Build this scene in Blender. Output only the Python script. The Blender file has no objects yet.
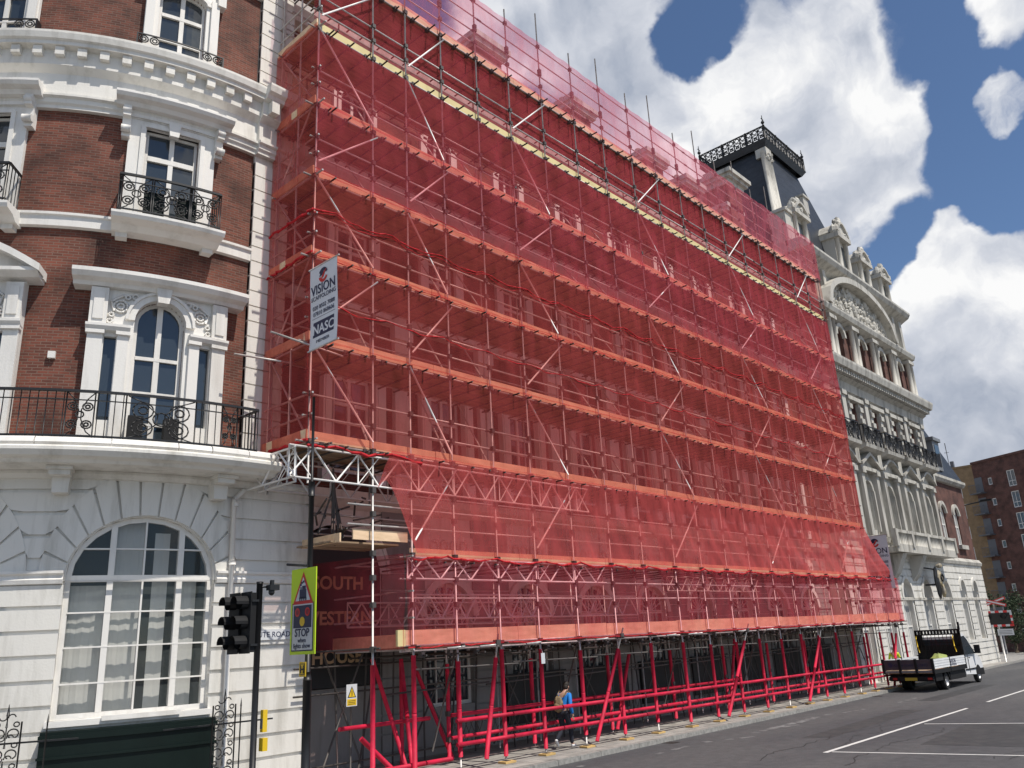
import bpy, math, random
from mathutils import Vector, Matrix
random.seed(7)
PI=math.pi
scn=bpy.context.scene
COL=scn.collection
sin,cos,rad=math.sin,math.cos,math.radians

# ------------------------------------------------------------------ materials
MATS={}
def mat(name,col,rough=.7,metal=0,noise=0,nscale=3.,bump=0,bscale=40.,col2=None,spec=.5,stretch=(1,1,1)):
    if name in MATS: return MATS[name]
    m=bpy.data.materials.new(name); m.use_nodes=True; nt=m.node_tree; b=nt.nodes['Principled BSDF']
    b.inputs['Base Color'].default_value=(*col,1); b.inputs['Roughness'].default_value=rough
    b.inputs['Metallic'].default_value=metal; b.inputs['Specular IOR Level'].default_value=spec
    tc=nt.nodes.new('ShaderNodeTexCoord'); mp=nt.nodes.new('ShaderNodeMapping'); mp.inputs['Scale'].default_value=stretch
    nt.links.new(tc.outputs['Object'],mp.inputs[0])
    if noise or col2:
        n=nt.nodes.new('ShaderNodeTexNoise'); n.inputs['Scale'].default_value=nscale; n.inputs['Detail'].default_value=6
        nt.links.new(mp.outputs[0],n.inputs['Vector'])
        r=nt.nodes.new('ShaderNodeMapRange'); r.inputs[1].default_value=.35; r.inputs[2].default_value=.68
        nt.links.new(n.outputs[0],r.inputs[0])
        mx=nt.nodes.new('ShaderNodeMix'); mx.data_type='RGBA'
        c2=col2 or tuple(c*(1-noise) for c in col)
        mx.inputs[6].default_value=(*col,1); mx.inputs[7].default_value=(*c2,1)
        nt.links.new(r.outputs[0],mx.inputs[0]); nt.links.new(mx.outputs[2],b.inputs['Base Color'])
    if bump:
        n=nt.nodes.new('ShaderNodeTexNoise'); n.inputs['Scale'].default_value=bscale; n.inputs['Detail'].default_value=4
        nt.links.new(mp.outputs[0],n.inputs['Vector'])
        bp=nt.nodes.new('ShaderNodeBump'); bp.inputs['Strength'].default_value=bump; bp.inputs['Distance'].default_value=.02
        nt.links.new(n.outputs[0],bp.inputs['Height']); nt.links.new(bp.outputs[0],b.inputs['Normal'])
    MATS[name]=m; return m
def brick(name,c1,c2,mortar):
    m=bpy.data.materials.new(name); m.use_nodes=True; nt=m.node_tree; b=nt.nodes['Principled BSDF']
    uv=nt.nodes.new('ShaderNodeUVMap'); t=nt.nodes.new('ShaderNodeTexBrick')
    t.inputs['Scale'].default_value=1; t.inputs['Brick Width'].default_value=.21; t.inputs['Row Height'].default_value=.066
    t.inputs['Mortar Size'].default_value=.009; t.inputs['Color1'].default_value=(*c1,1); t.inputs['Color2'].default_value=(*c2,1)
    t.inputs['Mortar'].default_value=(*mortar,1); t.inputs['Bias'].default_value=-.1
    nt.links.new(uv.outputs[0],t.inputs['Vector'])
    n=nt.nodes.new('ShaderNodeTexNoise'); n.inputs['Scale'].default_value=1.1; n.inputs['Detail'].default_value=7
    nt.links.new(uv.outputs[0],n.inputs['Vector'])
    r=nt.nodes.new('ShaderNodeMapRange'); r.inputs[1].default_value=.4; r.inputs[2].default_value=.7; r.inputs[3].default_value=1.15; r.inputs[4].default_value=.45
    nt.links.new(n.outputs[0],r.inputs[0])
    # single dark burnt bricks and pale lime streaks
    w=nt.nodes.new('ShaderNodeTexNoise'); w.inputs['Scale'].default_value=9; w.inputs['Detail'].default_value=2
    mpg=nt.nodes.new('ShaderNodeMapping'); mpg.inputs['Scale'].default_value=(.6,1.6,1); nt.links.new(uv.outputs[0],mpg.inputs[0]); nt.links.new(mpg.outputs[0],w.inputs['Vector'])
    wr=nt.nodes.new('ShaderNodeMapRange'); wr.inputs[1].default_value=.72; wr.inputs[2].default_value=.8; wr.inputs[4].default_value=.5; nt.links.new(w.outputs[0],wr.inputs[0])
    mu=nt.nodes.new('ShaderNodeVectorMath'); mu.operation='SCALE'
    nt.links.new(t.outputs[0],mu.inputs[0]); nt.links.new(r.outputs[0],mu.inputs[3])
    mx=nt.nodes.new('ShaderNodeMix'); mx.data_type='RGBA'; mx.inputs[7].default_value=(.34,.2,.15,1)
    nt.links.new(wr.outputs[0],mx.inputs[0]); nt.links.new(mu.outputs[0],mx.inputs[6]); nt.links.new(mx.outputs[2],b.inputs['Base Color'])
    bp=nt.nodes.new('ShaderNodeBump'); bp.inputs['Strength'].default_value=.5; bp.inputs['Distance'].default_value=.01; bp.invert=True
    nt.links.new(t.outputs[1],bp.inputs['Height']); nt.links.new(bp.outputs[0],b.inputs['Normal'])
    b.inputs['Roughness'].default_value=.85
    return m
M={}
def stucco_mat(name,col,dirt,amt):
    m=mat(name,col,.62,bump=.15,bscale=25); nt=m.node_tree; b=nt.nodes['Principled BSDF']
    tc=nt.nodes.new('ShaderNodeTexCoord')
    a=nt.nodes.new('ShaderNodeMapping'); a.inputs['Scale'].default_value=(1.6,1.6,.25); nt.links.new(tc.outputs['Object'],a.inputs[0])
    n=nt.nodes.new('ShaderNodeTexNoise'); n.inputs['Scale'].default_value=1.4; n.inputs['Detail'].default_value=9; n.inputs['Roughness'].default_value=.65
    nt.links.new(a.outputs[0],n.inputs['Vector'])
    r=nt.nodes.new('ShaderNodeMapRange'); r.inputs[1].default_value=.48; r.inputs[2].default_value=.78; r.inputs[4].default_value=amt
    nt.links.new(n.outputs[0],r.inputs[0])
    mx=nt.nodes.new('ShaderNodeMix'); mx.data_type='RGBA'; mx.inputs[6].default_value=(*col,1); mx.inputs[7].default_value=(*dirt,1)
    nt.links.new(r.outputs[0],mx.inputs[0]); nt.links.new(mx.outputs[2],b.inputs['Base Color'])
    return m
M['stucco']=stucco_mat('cream_stucco',(.72,.7,.65),(.33,.31,.26),.75)
M['trim']=stucco_mat('white_painted_trim',(.76,.74,.7),(.4,.37,.32),.6)
M['stone']=stucco_mat('weathered_portland_stone',(.5,.48,.43),(.1,.085,.065),1.0)
M['shade_stucco']=stucco_mat('shade_toned_weathered_stucco',(.27,.26,.25),(.12,.11,.1),.8)  # shade below the walkway deck is put into this darker stucco colour
M['mansion']=stucco_mat('white_render_mansion',(.7,.68,.63),(.3,.28,.23),.75)
M['brick']=brick('red_brown_brick',(.185,.053,.032),(.09,.029,.019),(.16,.1,.075))
M['brick_dark']=brick('brown_brick',(.13,.045,.032),(.1,.034,.026),(.12,.085,.07))
M['brick_tan']=mat('tan_brick',(.3,.2,.11),.9,noise=.25,nscale=2)
M['black']=mat('black_painted_iron',(.012,.012,.013),.45)
M['blackboard']=mat('black_sign_paint',(.012,.013,.013),.5,noise=.3)
M['slate']=mat('dark_slate',(.035,.04,.05),.5,noise=.45,nscale=1.5,bump=.4,bscale=14,stretch=(1,1,2.5))
M['lead']=mat('grey_lead',(.22,.23,.24),.5,noise=.3)
M['green']=mat('dark_green_paint',(.004,.011,.009),.5,noise=.2,spec=.25)
M['steel']=mat('galvanised_steel_tube',(.62,.6,.58),.45,.35,noise=.3,nscale=6)
M['bright']=mat('bright_galvanised_tube',(.85,.83,.8),.5,.1,noise=.15,nscale=5)
M['fitting']=mat('dull_steel_fitting',(.1,.09,.085),.6,.4)
M['foam']=mat('pink_red_foam_sleeve',(.64,.012,.055),.65,noise=.38,nscale=3.5,bump=.25,bscale=18,spec=.4)
M['wood']=mat('scaffold_board_wood',(.88,.64,.42),.8,col2=(.7,.5,.31),nscale=2.2,stretch=(1,4,4))
M['wood_new']=mat('pale_yellow_board',(.72,.6,.3),.75,col2=(.58,.48,.24),nscale=1.5)
M['deck']=mat('worn_deck_wood',(.42,.3,.2),.85,col2=(.24,.17,.11),nscale=1.4,stretch=(.5,5,1))
M['sole']=mat('yellow_sole_pad',(.62,.42,.16),.7,noise=.2)
M['gold']=mat('faded_gold_lettering',(.6,.42,.24),.6,noise=.3)
M['curtain']=mat('pale_net_curtain',(.8,.8,.76),.9)
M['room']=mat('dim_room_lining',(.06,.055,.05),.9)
M['banner']=mat('banner_vinyl',(.74,.76,.8),.5,noise=.06)
M['crestgold']=mat('weathered_gilding',(.45,.36,.2),.6,col2=(.3,.28,.25),nscale=3)
M['navy']=mat('navy_print',(.02,.025,.07),.5)
M['redprint']=mat('red_print',(.6,.03,.03),.5)
M['yellowgreen']=mat('fluorescent_sign_sheet',(.55,.75,.02),.45)
M['yellow']=mat('yellow_plastic',(.75,.5,.02),.45)
M['signwhite']=mat('sign_white',(.62,.64,.66),.5)
M['grey']=mat('grey_print',(.12,.12,.13),.5)
M['maroon']=mat('maroon_print',(.25,.02,.04),.5)
M['van_white']=mat('van_white_paint',(.78,.79,.8),.22,noise=.05)
M['tyre']=mat('tyre_rubber',(.018,.018,.018),.8)
M['rim']=mat('silver_rim',(.45,.45,.46),.35,.7)
M['van_black']=mat('satin_black_steel',(.014,.014,.015),.65,spec=.25)
M['tailboard']=mat('dusty_tailboard',(.065,.055,.07),.5,noise=.3)
M['redlens']=mat('red_lens',(.35,.01,.01),.2)
M['plate']=mat('yellow_number_plate',(.5,.38,.04),.4)
M['skin']=mat('skin',(.5,.3,.22),.55)
M['hair']=mat('dark_hair',(.02,.014,.01),.7)
M['blue']=mat('bright_blue_jersey',(.01,.22,.68),.75,noise=.2,nscale=9,bump=.3,bscale=12)
M['navycloth']=mat('dark_trouser_cloth',(.015,.018,.03),.85,bump=.3,bscale=12)
M['shoe']=mat('white_trainer',(.72,.72,.72),.6)
M['khaki']=mat('khaki_canvas',(.3,.22,.12),.85,col2=(.14,.1,.06),nscale=14)
M['hivis']=mat('hi_vis_fabric',(.65,.8,.03),.7)
M['silver']=mat('reflective_tape',(.6,.6,.6),.4)
M['bark']=mat('bark',(.09,.065,.045),.9,noise=.4)
M['paint']=None
def glassmat(name,col,rough,tr):
    m=bpy.data.materials.new(name); m.use_nodes=True; nt=m.node_tree; b=nt.nodes['Principled BSDF']
    b.inputs['Base Color'].default_value=(*col,1); b.inputs['Roughness'].default_value=rough; b.inputs['Specular IOR Level'].default_value=.9
    tc=nt.nodes.new('ShaderNodeTexCoord'); n=nt.nodes.new('ShaderNodeTexNoise'); n.inputs['Scale'].default_value=1.3
    nt.links.new(tc.outputs['Object'],n.inputs['Vector']); bp=nt.nodes.new('ShaderNodeBump'); bp.inputs['Strength'].default_value=.12; bp.inputs['Distance'].default_value=.06
    nt.links.new(n.outputs[0],bp.inputs['Height']); nt.links.new(bp.outputs[0],b.inputs['Normal'])
    if tr:
        t=nt.nodes.new('ShaderNodeBsdfTransparent'); mx=nt.nodes.new('ShaderNodeMixShader'); mx.inputs[0].default_value=1-tr
        nt.links.new(t.outputs[0],mx.inputs[1]); nt.links.new(b.outputs[0],mx.inputs[2]); nt.links.new(mx.outputs[0],nt.nodes['Material Output'].inputs[0])
    return m
M['blind']=mat('pane_with_white_blind',(.42,.42,.41),.15,noise=.25,nscale=.7)
M['glass']=glassmat('window_glass',(.035,.045,.055),.04,0)
M['glass_clear']=glassmat('clear_window_glass',(.12,.14,.14),.03,.66)
def netmat(name,thread,tint,cover,fold=2.2):
    m=bpy.data.materials.new(name); m.use_nodes=True; nt=m.node_tree; nt.nodes.remove(nt.nodes['Principled BSDF'])
    out=nt.nodes['Material Output']
    t=nt.nodes.new('ShaderNodeBsdfTransparent'); t.inputs[0].default_value=(*tint,1)
    d=nt.nodes.new('ShaderNodeBsdfDiffuse'); d.inputs[0].default_value=(*thread,1)
    l=nt.nodes.new('ShaderNodeBsdfTranslucent'); l.inputs[0].default_value=(*thread,1)
    a=nt.nodes.new('ShaderNodeMixShader'); a.inputs[0].default_value=.45
    nt.links.new(d.outputs[0],a.inputs[1]); nt.links.new(l.outputs[0],a.inputs[2])
    tc=nt.nodes.new('ShaderNodeTexCoord'); mp=nt.nodes.new('ShaderNodeMapping'); mp.inputs['Scale'].default_value=(1,1,.35)
    nt.links.new(tc.outputs['Object'],mp.inputs[0])
    n=nt.nodes.new('ShaderNodeTexNoise'); n.inputs['Scale'].default_value=fold; n.inputs['Detail'].default_value=7; n.inputs['Roughness'].default_value=.6
    nt.links.new(mp.outputs[0],n.inputs['Vector'])
    r=nt.nodes.new('ShaderNodeMapRange'); r.inputs[1].default_value=.3; r.inputs[2].default_value=.75; r.inputs[3].default_value=cover-.07; r.inputs[4].default_value=cover+.13
    nt.links.new(n.outputs[0],r.inputs[0])
    # woven mesh: a slanting ray meets more thread, so gaps close with obliquity
    ge=nt.nodes.new('ShaderNodeNewGeometry'); dt=nt.nodes.new('ShaderNodeVectorMath'); dt.operation='DOT_PRODUCT'; nt.links.new(ge.outputs['Normal'],dt.inputs[0]); nt.links.new(ge.outputs['Incoming'],dt.inputs[1])
    def M_(op,a,b):
        q=nt.nodes.new('ShaderNodeMath'); q.operation=op
        for i,v in enumerate((a,b)):
            if v is None: continue
            if hasattr(v,'links'): nt.links.new(v,q.inputs[i])
            else: q.inputs[i].default_value=v
        return q.outputs[0]
    ca=M_('MAXIMUM',M_('ABSOLUTE',dt.outputs['Value'],None),.42); cov=M_('SUBTRACT',1.0,M_('POWER',M_('SUBTRACT',1.0,r.outputs[0]),M_('DIVIDE',1.0,ca)))
    mx=nt.nodes.new('ShaderNodeMixShader'); nt.links.new(cov,mx.inputs[0])
    nt.links.new(t.outputs[0],mx.inputs[1]); nt.links.new(a.outputs[0],mx.inputs[2]); nt.links.new(mx.outputs[0],out.inputs[0])
    return m
M['net']=netmat('orange_red_debris_netting',(.64,.11,.11),(1,.75,.72),.2)
M['net_pink']=netmat('crimson_debris_netting',(.67,.105,.135),(1,.74,.76),.21)
M['net_box']=netmat('thin_crimson_netting',(.74,.1,.13),(1,.76,.78),.13)
M['net_top']=netmat('thin_pink_netting',(.8,.19,.25),(1,.78,.85),.17)
M['net_skirt']=netmat('dense_red_netting',(.85,.15,.15),(1,.74,.72),.29,3.)
M['net_edge']=mat('gathered_red_net_edge',(.5,.012,.02),.9)

# ------------------------------------------------------------------ mesh builder
CX,CY,R0=9.3,24.5,7.2
def cyl(u,d,z):
    if u<=0:
        p=-u/R0; return (CX-(R0+d)*sin(p), CY-(R0+d)*cos(p), z)
    return (CX+u, CY-R0-d, z)
def flat(Y):
    return lambda x,d,z:(x,Y-d,z)
def ident(x,y,z): return (x,y,z)
class MB:
    def __init__(s,mp=ident,seg=None): s.v=[];s.f=[];s.mi=[];s.uv=[];s.mp=mp;s.seg=seg;s.sm=[]
    def face(s,pts,m=0,smooth=False):
        a,b,c=Vector(pts[0]),Vector(pts[1]),Vector(pts[2]); n=(b-a).cross(c-a)
        if len(pts)>3 and n.length<1e-9: n=(Vector(pts[2])-a).cross(Vector(pts[3])-a)
        k=max(range(3),key=lambda i:abs(n[i])); i0=len(s.v)
        for p in pts:
            s.v.append(s.mp(*p)); s.uv.append((p[0],p[2]) if k==1 else ((p[1],p[2]) if k==0 else (p[0],p[1])))
        s.f.append(tuple(range(i0,i0+len(pts)))); s.mi.append(m); s.sm.append(smooth)
    def box(s,u0,u1,d0,d1,z0,z1,m=0,z0b=None,z1b=None):
        n=1
        if s.seg and u1-u0>s.seg: n=int(math.ceil((u1-u0)/s.seg))
        for i in range(n):
            a=u0+(u1-u0)*i/n; b=u0+(u1-u0)*(i+1)/n
            s.face([(a,d1,z0),(b,d1,z0),(b,d1,z1),(a,d1,z1)],m); s.face([(a,d0,z0),(a,d0,z1),(b,d0,z1),(b,d0,z0)],m)
            s.face([(a,d0,z1),(a,d1,z1),(b,d1,z1),(b,d0,z1)],m); s.face([(a,d0,z0),(b,d0,z0),(b,d1,z0),(a,d1,z0)],m)
        s.face([(u0,d0,z0),(u0,d1,z0),(u0,d1,z1),(u0,d0,z1)],m); s.face([(u1,d0,z0),(u1,d0,z1),(u1,d1,z1),(u1,d1,z0)],m)
    def prism(s,poly,d0,d1,m=0):
        s.face([(u,d1,z) for u,z in poly],m); s.face([(u,d0,z) for u,z in reversed(poly)],m)
        for i in range(len(poly)):
            a=poly[i];b=poly[(i+1)%len(poly)]
            s.face([(a[0],d0,a[1]),(b[0],d0,b[1]),(b[0],d1,b[1]),(a[0],d1,a[1])],m)
    def strip(s,pa,pb,d0,d1,m=0):  # solid band between two (u,z) polylines
        for i in range(len(pa)-1):
            s.prism([pa[i],pa[i+1],pb[i+1],pb[i]],d0,d1,m)
    def sweep(s,prof,u0,u1,m=0):
        n=1
        if s.seg: n=max(1,int(math.ceil((u1-u0)/s.seg)))
        for i in range(n):
            a=u0+(u1-u0)*i/n; b=u0+(u1-u0)*(i+1)/n
            for j in range(len(prof)-1):
                (d,z),(e,w)=prof[j],prof[j+1]
                s.face([(a,d,z),(b,d,z),(b,e,w),(a,e,w)],m)
        s.face([(u0,d,z) for d,z in prof],m); s.face([(u1,d,z) for d,z in reversed(prof)],m)
    def tube(s,p,q,r,n=8,m=0,r2=None,raw=False):
        a=Vector(p if raw else s.mp(*p)); b=Vector(q if raw else s.mp(*q)); ax=(b-a)
        if ax.length<1e-6: return
        ax.normalize(); t=Vector((0,0,1)) if abs(ax.z)<.9 else Vector((1,0,0)); e=ax.cross(t).normalized(); f=ax.cross(e); r2=r if r2 is None else r2
        i0=len(s.v); sm=s.mp
        for k in range(n):
            c=cos(2*PI*k/n)*e+sin(2*PI*k/n)*f
            s.v.append(tuple(a+c*r)); s.v.append(tuple(b+c*r2)); s.uv+= [(k/n,0),(k/n,1)]
        for k in range(n):
            k2=(k+1)%n; s.f.append((i0+2*k,i0+2*k2,i0+2*k2+1,i0+2*k+1)); s.mi.append(m); s.sm.append(True)
        s.f.append(tuple(i0+2*k for k in range(n))); s.mi.append(m); s.sm.append(False)
        s.f.append(tuple(i0+2*k+1 for k in reversed(range(n)))); s.mi.append(m); s.sm.append(False)
    def path(s,pts,r,n=5,m=0):
        for i in range(len(pts)-1): s.tube(pts[i],pts[i+1],r,n,m)
    def ring(s,u,d,z,R,r,m=0,k=12,a0=0,a1=2*PI):
        s.path([(u+R*cos(a0+(a1-a0)*i/k),d,z+R*sin(a0+(a1-a0)*i/k)) for i in range(k+1)],r,4,m)
    def lathe(s,c,prof,n=12,m=0,axis=2):
        c=Vector(c)
        def P(r,h,t):
            v=[0,0,0]; v[axis]=h; v[(axis+1)%3]=r*cos(t); v[(axis+2)%3]=r*sin(t); return tuple(c+Vector(v))
        for j in range(len(prof)-1):
            (r1,h1),(r2,h2)=prof[j],prof[j+1]
            for k in range(n):
                t,t2=2*PI*k/n,2*PI*(k+1)/n
                pts=[P(r1,h1,t),P(r1,h1,t2),P(r2,h2,t2),P(r2,h2,t)]
                if r1<1e-6: pts=[pts[0],pts[2],pts[3]]
                elif r2<1e-6: pts=pts[:3]
                s.face(pts,m,True)
    def blob(s,c,rx,ry,rz,m=0,n=8,jit=0):
        prof=[]
        for i in range(n+1):
            a=-PI/2+PI*i/n; prof.append((cos(a),sin(a)))
        K=n*2; g=[[None]*K for _ in prof]
        for i,(r,h) in enumerate(prof):
            for k in range(K):
                t=2*PI*k/K; q=1+random.uniform(-jit,jit)
                g[i][k]=(c[0]+rx*r*cos(t)*q,c[1]+ry*r*sin(t)*q,c[2]+rz*h*q)
        for i in range(n):
            for k in range(K):
                a,b,cc,d=g[i][k],g[i][(k+1)%K],g[i+1][(k+1)%K],g[i+1][k]
                if i==0: s.face([a,cc,d],m,True)
                elif i==n-1: s.face([a,b,cc],m,True)
                else: s.face([a,b,cc,d],m,True)
    def build(s,name,mats,parent=None,origin=None):
        if not isinstance(mats,(list,tuple)): mats=[mats]
        me=bpy.data.meshes.new(name); o=origin or (parent.matrix_world_loc if False else None)
        off=Vector(parent['_o']) if parent is not None and '_o' in parent else Vector((0,0,0))
        if parent is None and origin is not None: off=Vector(origin)
        me.from_pydata([tuple(Vector(v)-off) for v in s.v],[],s.f)
        for m in mats: me.materials.append(m)
        me.polygons.foreach_set('material_index',s.mi); me.polygons.foreach_set('use_smooth',s.sm)
        uvl=me.uv_layers.new(name='UVMap'); 
        flatuv=[]
        for p in me.polygons:
            for li in p.loop_indices: flatuv+= s.uv[me.loops[li].vertex_index]
        uvl.data.foreach_set('uv',flatuv)
        me.update()
        ob=bpy.data.objects.new(name,me); COL.objects.link(ob)
        if parent is not None: ob.parent=parent; ob['_o']=tuple(off)
        elif origin is not None: ob.location=origin; ob['_o']=tuple(off)
        else: ob['_o']=(0,0,0)
        return ob
def thing(name,label,cat,loc=(0,0,0),group=None):
    o=bpy.data.objects.new(name,None); COL.objects.link(o); o.location=loc; o['_o']=tuple(loc); o.empty_display_size=.3
    o['label']=label;o['category']=cat
    if group:o['group']=group
    return o
def tag(o,label,cat,group=None):
    o['label']=label;o['category']=cat
    if group:o['group']=group
    return o
def struct(o): o['kind']='structure'; return o
FONT=None
def text(name,s,size,mapper,mt,parent,depth=.004,align='CENTER',sx=1.,bold=.0):
    """flat lettering: (x,y) of the font plane goes through mapper(x,y,depth)->world"""
    cu=bpy.data.curves.new(name,'FONT'); cu.body=s; cu.size=size; cu.align_x=align; cu.extrude=depth/2; cu.offset=bold; cu.resolution_u=3
    t=bpy.data.objects.new(name,cu); COL.objects.link(t); dg=bpy.context.evaluated_depsgraph_get(); dg.update()
    me=bpy.data.meshes.new_from_object(t.evaluated_get(dg)); bpy.data.objects.remove(t)
    off=Vector(parent['_o'])
    for v in me.vertices: v.co=Vector(mapper(v.co.x*sx,v.co.y,v.co.z+depth/2))-off
    me.materials.clear(); me.materials.append(mt); me.update()
    ob=bpy.data.objects.new(name,me); COL.objects.link(ob); ob.parent=parent; ob['_o']=tuple(off); return ob

# ground slope: the street falls gently away to the right
def G(x): x=max(-20,min(x,130)); return .12-.008*(x-14)
def KY(x):
    P=[(-60,14.3),(17,14.4),(26,14.6),(36,14.85),(69,16.4),(110,17.6)]
    if x<=P[0][0]: return P[0][1]
    for (a,b),(c,d) in zip(P,P[1:]):
        if x<=c: return b+(d-b)*(x-a)/(c-a)
    return P[-1][1]

# ------------------------------------------------------------------ openings & windows
def ztop(op,u):
    if op.get('rise',0)<=0: return op['zs']
    c=(op['u0']+op['u1'])/2; h=(op['u1']-op['u0'])/2; t=max(0,1-((u-c)/h)**2); return op['zs']+op['rise']*math.sqrt(t)
def outline(op,n=14,grow=0):
    u0,u1=op['u0']-grow,op['u1']+grow; c=(u0+u1)/2; h=(u1-u0)/2
    if op.get('rise',0)<=0: return [(u0,op['zs']+grow),(u1,op['zs']+grow)]
    return [(c-h*cos(PI*i/n),op['zs']+(op['rise']+grow)*sin(PI*i/n)) for i in range(n+1)]
def wall_open(mb,u0,u1,z0,z1,ops,d=0.,rev=.25,m=0,seg=.5,mr=None):
    mr=m if mr is None else mr
    ops=[o for o in ops if o['u1']>u0+1e-4 and o['u0']<u1-1e-4 and ztop(o,(o['u0']+o['u1'])/2)>z0 and o['zb']<z1]
    bp={u0,u1}
    for o in ops:
        if o.get('rise',0)>0:
            n=14;c=(o['u0']+o['u1'])/2;h=(o['u1']-o['u0'])/2
            bp|={round(c-h*cos(PI*i/n),5) for i in range(n+1)}
        else: bp|={o['u0'],o['u1']}
    b=sorted(x for x in bp if u0-1e-6<=x<=u1+1e-6); bb=[b[0]]
    for x in b[1:]:
        k=int(math.ceil((x-bb[-1])/seg)) ; a=bb[-1]
        for i in range(1,max(k,1)+1): bb.append(a+(x-a)*i/max(k,1))
    for a,c in zip(bb,bb[1:]):
        if c-a<1e-6: continue
        mid=(a+c)/2; cur=(z0,z0)
        for o in sorted([o for o in ops if o['u0']<mid<o['u1']],key=lambda o:o['zb']):
            if o['zb']>cur[0]+1e-4: mb.face([(a,d,cur[0]),(c,d,cur[1]),(c,d,o['zb']),(a,d,o['zb'])],m)
            cur=(max(z0,ztop(o,a)),max(z0,ztop(o,c)))
        if min(cur)<z1-1e-4:
            mb.face([(a,d,min(cur[0],z1)),(c,d,min(cur[1],z1)),(c,d,z1),(a,d,z1)],m)
    if rev:
        for o in ops:
            zb=max(o['zb'],z0); zs=min(o['zs'],z1)
            if zs>zb:
                for u in (o['u0'],o['u1']): mb.face([(u,d,zb),(u,d-rev,zb),(u,d-rev,zs),(u,d,zs)],mr)
            if o['zb']>=z0: mb.face([(o['u0'],d,zb),(o['u1'],d,zb),(o['u1'],d-rev,zb),(o['u0'],d-rev,zb)],mr)
            L=outline(o)
            for p,q in zip(L,L[1:]):
                if max(p[1],q[1])>z0 and min(p[1],q[1])<z1+.01:
                    p2=(p[0],max(z0,min(z1,p[1])));q2=(q[0],max(z0,min(z1,q[1])))
                    mb.face([(p2[0],d,p2[1]),(q2[0],d,q2[1]),(q2[0],d-rev,q2[1]),(p2[0],d-rev,p2[1])],mr)
def window(mp,op,d,parent,vb=(),hb=(),fw=.07,bw=.04,label=None,curtain=None,thick=.07,frame='trim',glass='glass',seg=.4,hvb=None):
    f=MB(mp,seg); u0,u1,zb,zs=op['u0'],op['u1'],op['zb'],op['zs']
    f.box(u0,u0+fw,d-thick,d,zb,zs); f.box(u1-fw,u1,d-thick,d,zb,zs); f.box(u0+fw,u1-fw,d-thick,d+.01,zb,zb+fw)
    if op.get('rise',0)>0:
        A=outline(op,12); c=(u0+u1)/2; h=(u1-u0)/2; B=[(c+(x-c)*(h-fw)/h, zs+(z-zs)*(op['rise']-fw)/op['rise']) for x,z in A]
        f.strip(A,B,d-thick,d)
    else: f.box(u0+fw,u1-fw,d-thick,d,zs-fw,zs)
    for u in vb:
        w=bw
        if isinstance(u,tuple): u,w=u
        f.box(u-w/2,u+w/2,d-thick,d+.012,zb+fw,ztop(op,u)-fw*.7)
    for z in hb:
        w=bw;a,b=u0+fw,u1-fw
        if isinstance(z,tuple): z,w=z
        if z>zs and op.get('rise',0)>0:
            c=(u0+u1)/2;h=(u1-u0)/2; t=(z-zs)/op['rise']; k=h*math.sqrt(max(0,1-t*t))-fw*.5; a,b=c-k,c+k
        f.box(a,b,d-thick,d+.018,z-w/2,z+w/2)
    o=f.build('window',M[frame],parent)
    if label:o['label']=label
    g=MB(mp); L=outline(op,12)
    n=8 if seg else 1
    for p,q in zip(L,L[1:]):
        k=max(1,int(abs(q[0]-p[0])/.4))
        for i in range(k):
            a=(p[0]+(q[0]-p[0])*i/k,p[1]+(q[1]-p[1])*i/k); b=(p[0]+(q[0]-p[0])*(i+1)/k,p[1]+(q[1]-p[1])*(i+1)/k)
            g.face([(a[0],d-.04,zb),(b[0],d-.04,zb),(b[0],d-.04,b[1]),(a[0],d-.04,a[1])])
    g.build('pane',M[glass],o)
    if curtain:
        c=MB(mp)
        for (a,b,z0,z1) in curtain:
            n=max(4,int((b-a)/.035)); P=[(a+(b-a)*i/n, d-.3+.007*sin(i*.9)+.003*sin(i*2.3)) for i in range(n+1)]
            for (x,e),(y,w) in zip(P,P[1:]):
                c.face([(x,e,z0),(y,w,z0),(y,w,min(z1,ztop(op,y))),(x,e,min(z1,ztop(op,x)))],0,True)
        c.build('curtain',M['curtain'],o)
    return o
def arch_ring(mb,op,w,d0,d1,m=0,n=14):
    A=outline(op,n); B=outline(op,n,w); mb.strip(A,B,d0,d1,m)

# ================================================================== CORNER BUILDING (rounded, brick and stucco)
corner=thing('corner_building','rounded white and red brick corner building with balconies at left','building',(9.3,17.3,G(9)))
def part(mb,name,m,parent,label=None):
    o=mb.build(name,M[m] if isinstance(m,str) else m,parent)
    if label:o['label']=label
    return o
UL=-11.2
gf=dict(u0=-3.24,u1=-.3,zb=1.95,zs=4.62,rise=1.27)
gf2=dict(u0=-3.24-4.1,u1=-.3-4.1,zb=1.95,zs=4.62,rise=1.27)
doors=[dict(u0=c-.53,u1=c+.53,zb=7.25,zs=9.58,rise=1.2*.53/.53*.9+.1) for c in (-1.88,-6.0,-10.1)]
for o_ in doors: o_['zs']=10.22; o_['rise']=.55
w2=[dict(u0=c-.6,u1=c+.6,zb=12.72,zs=15.25) for c in (-1.93,-6.03,-10.1)]
w3=[dict(u0=c-.56,u1=c+.56,zb=17.35,zs=19.3,rise=.24) for c in (-1.95,-6.05,-10.1)]
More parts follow.
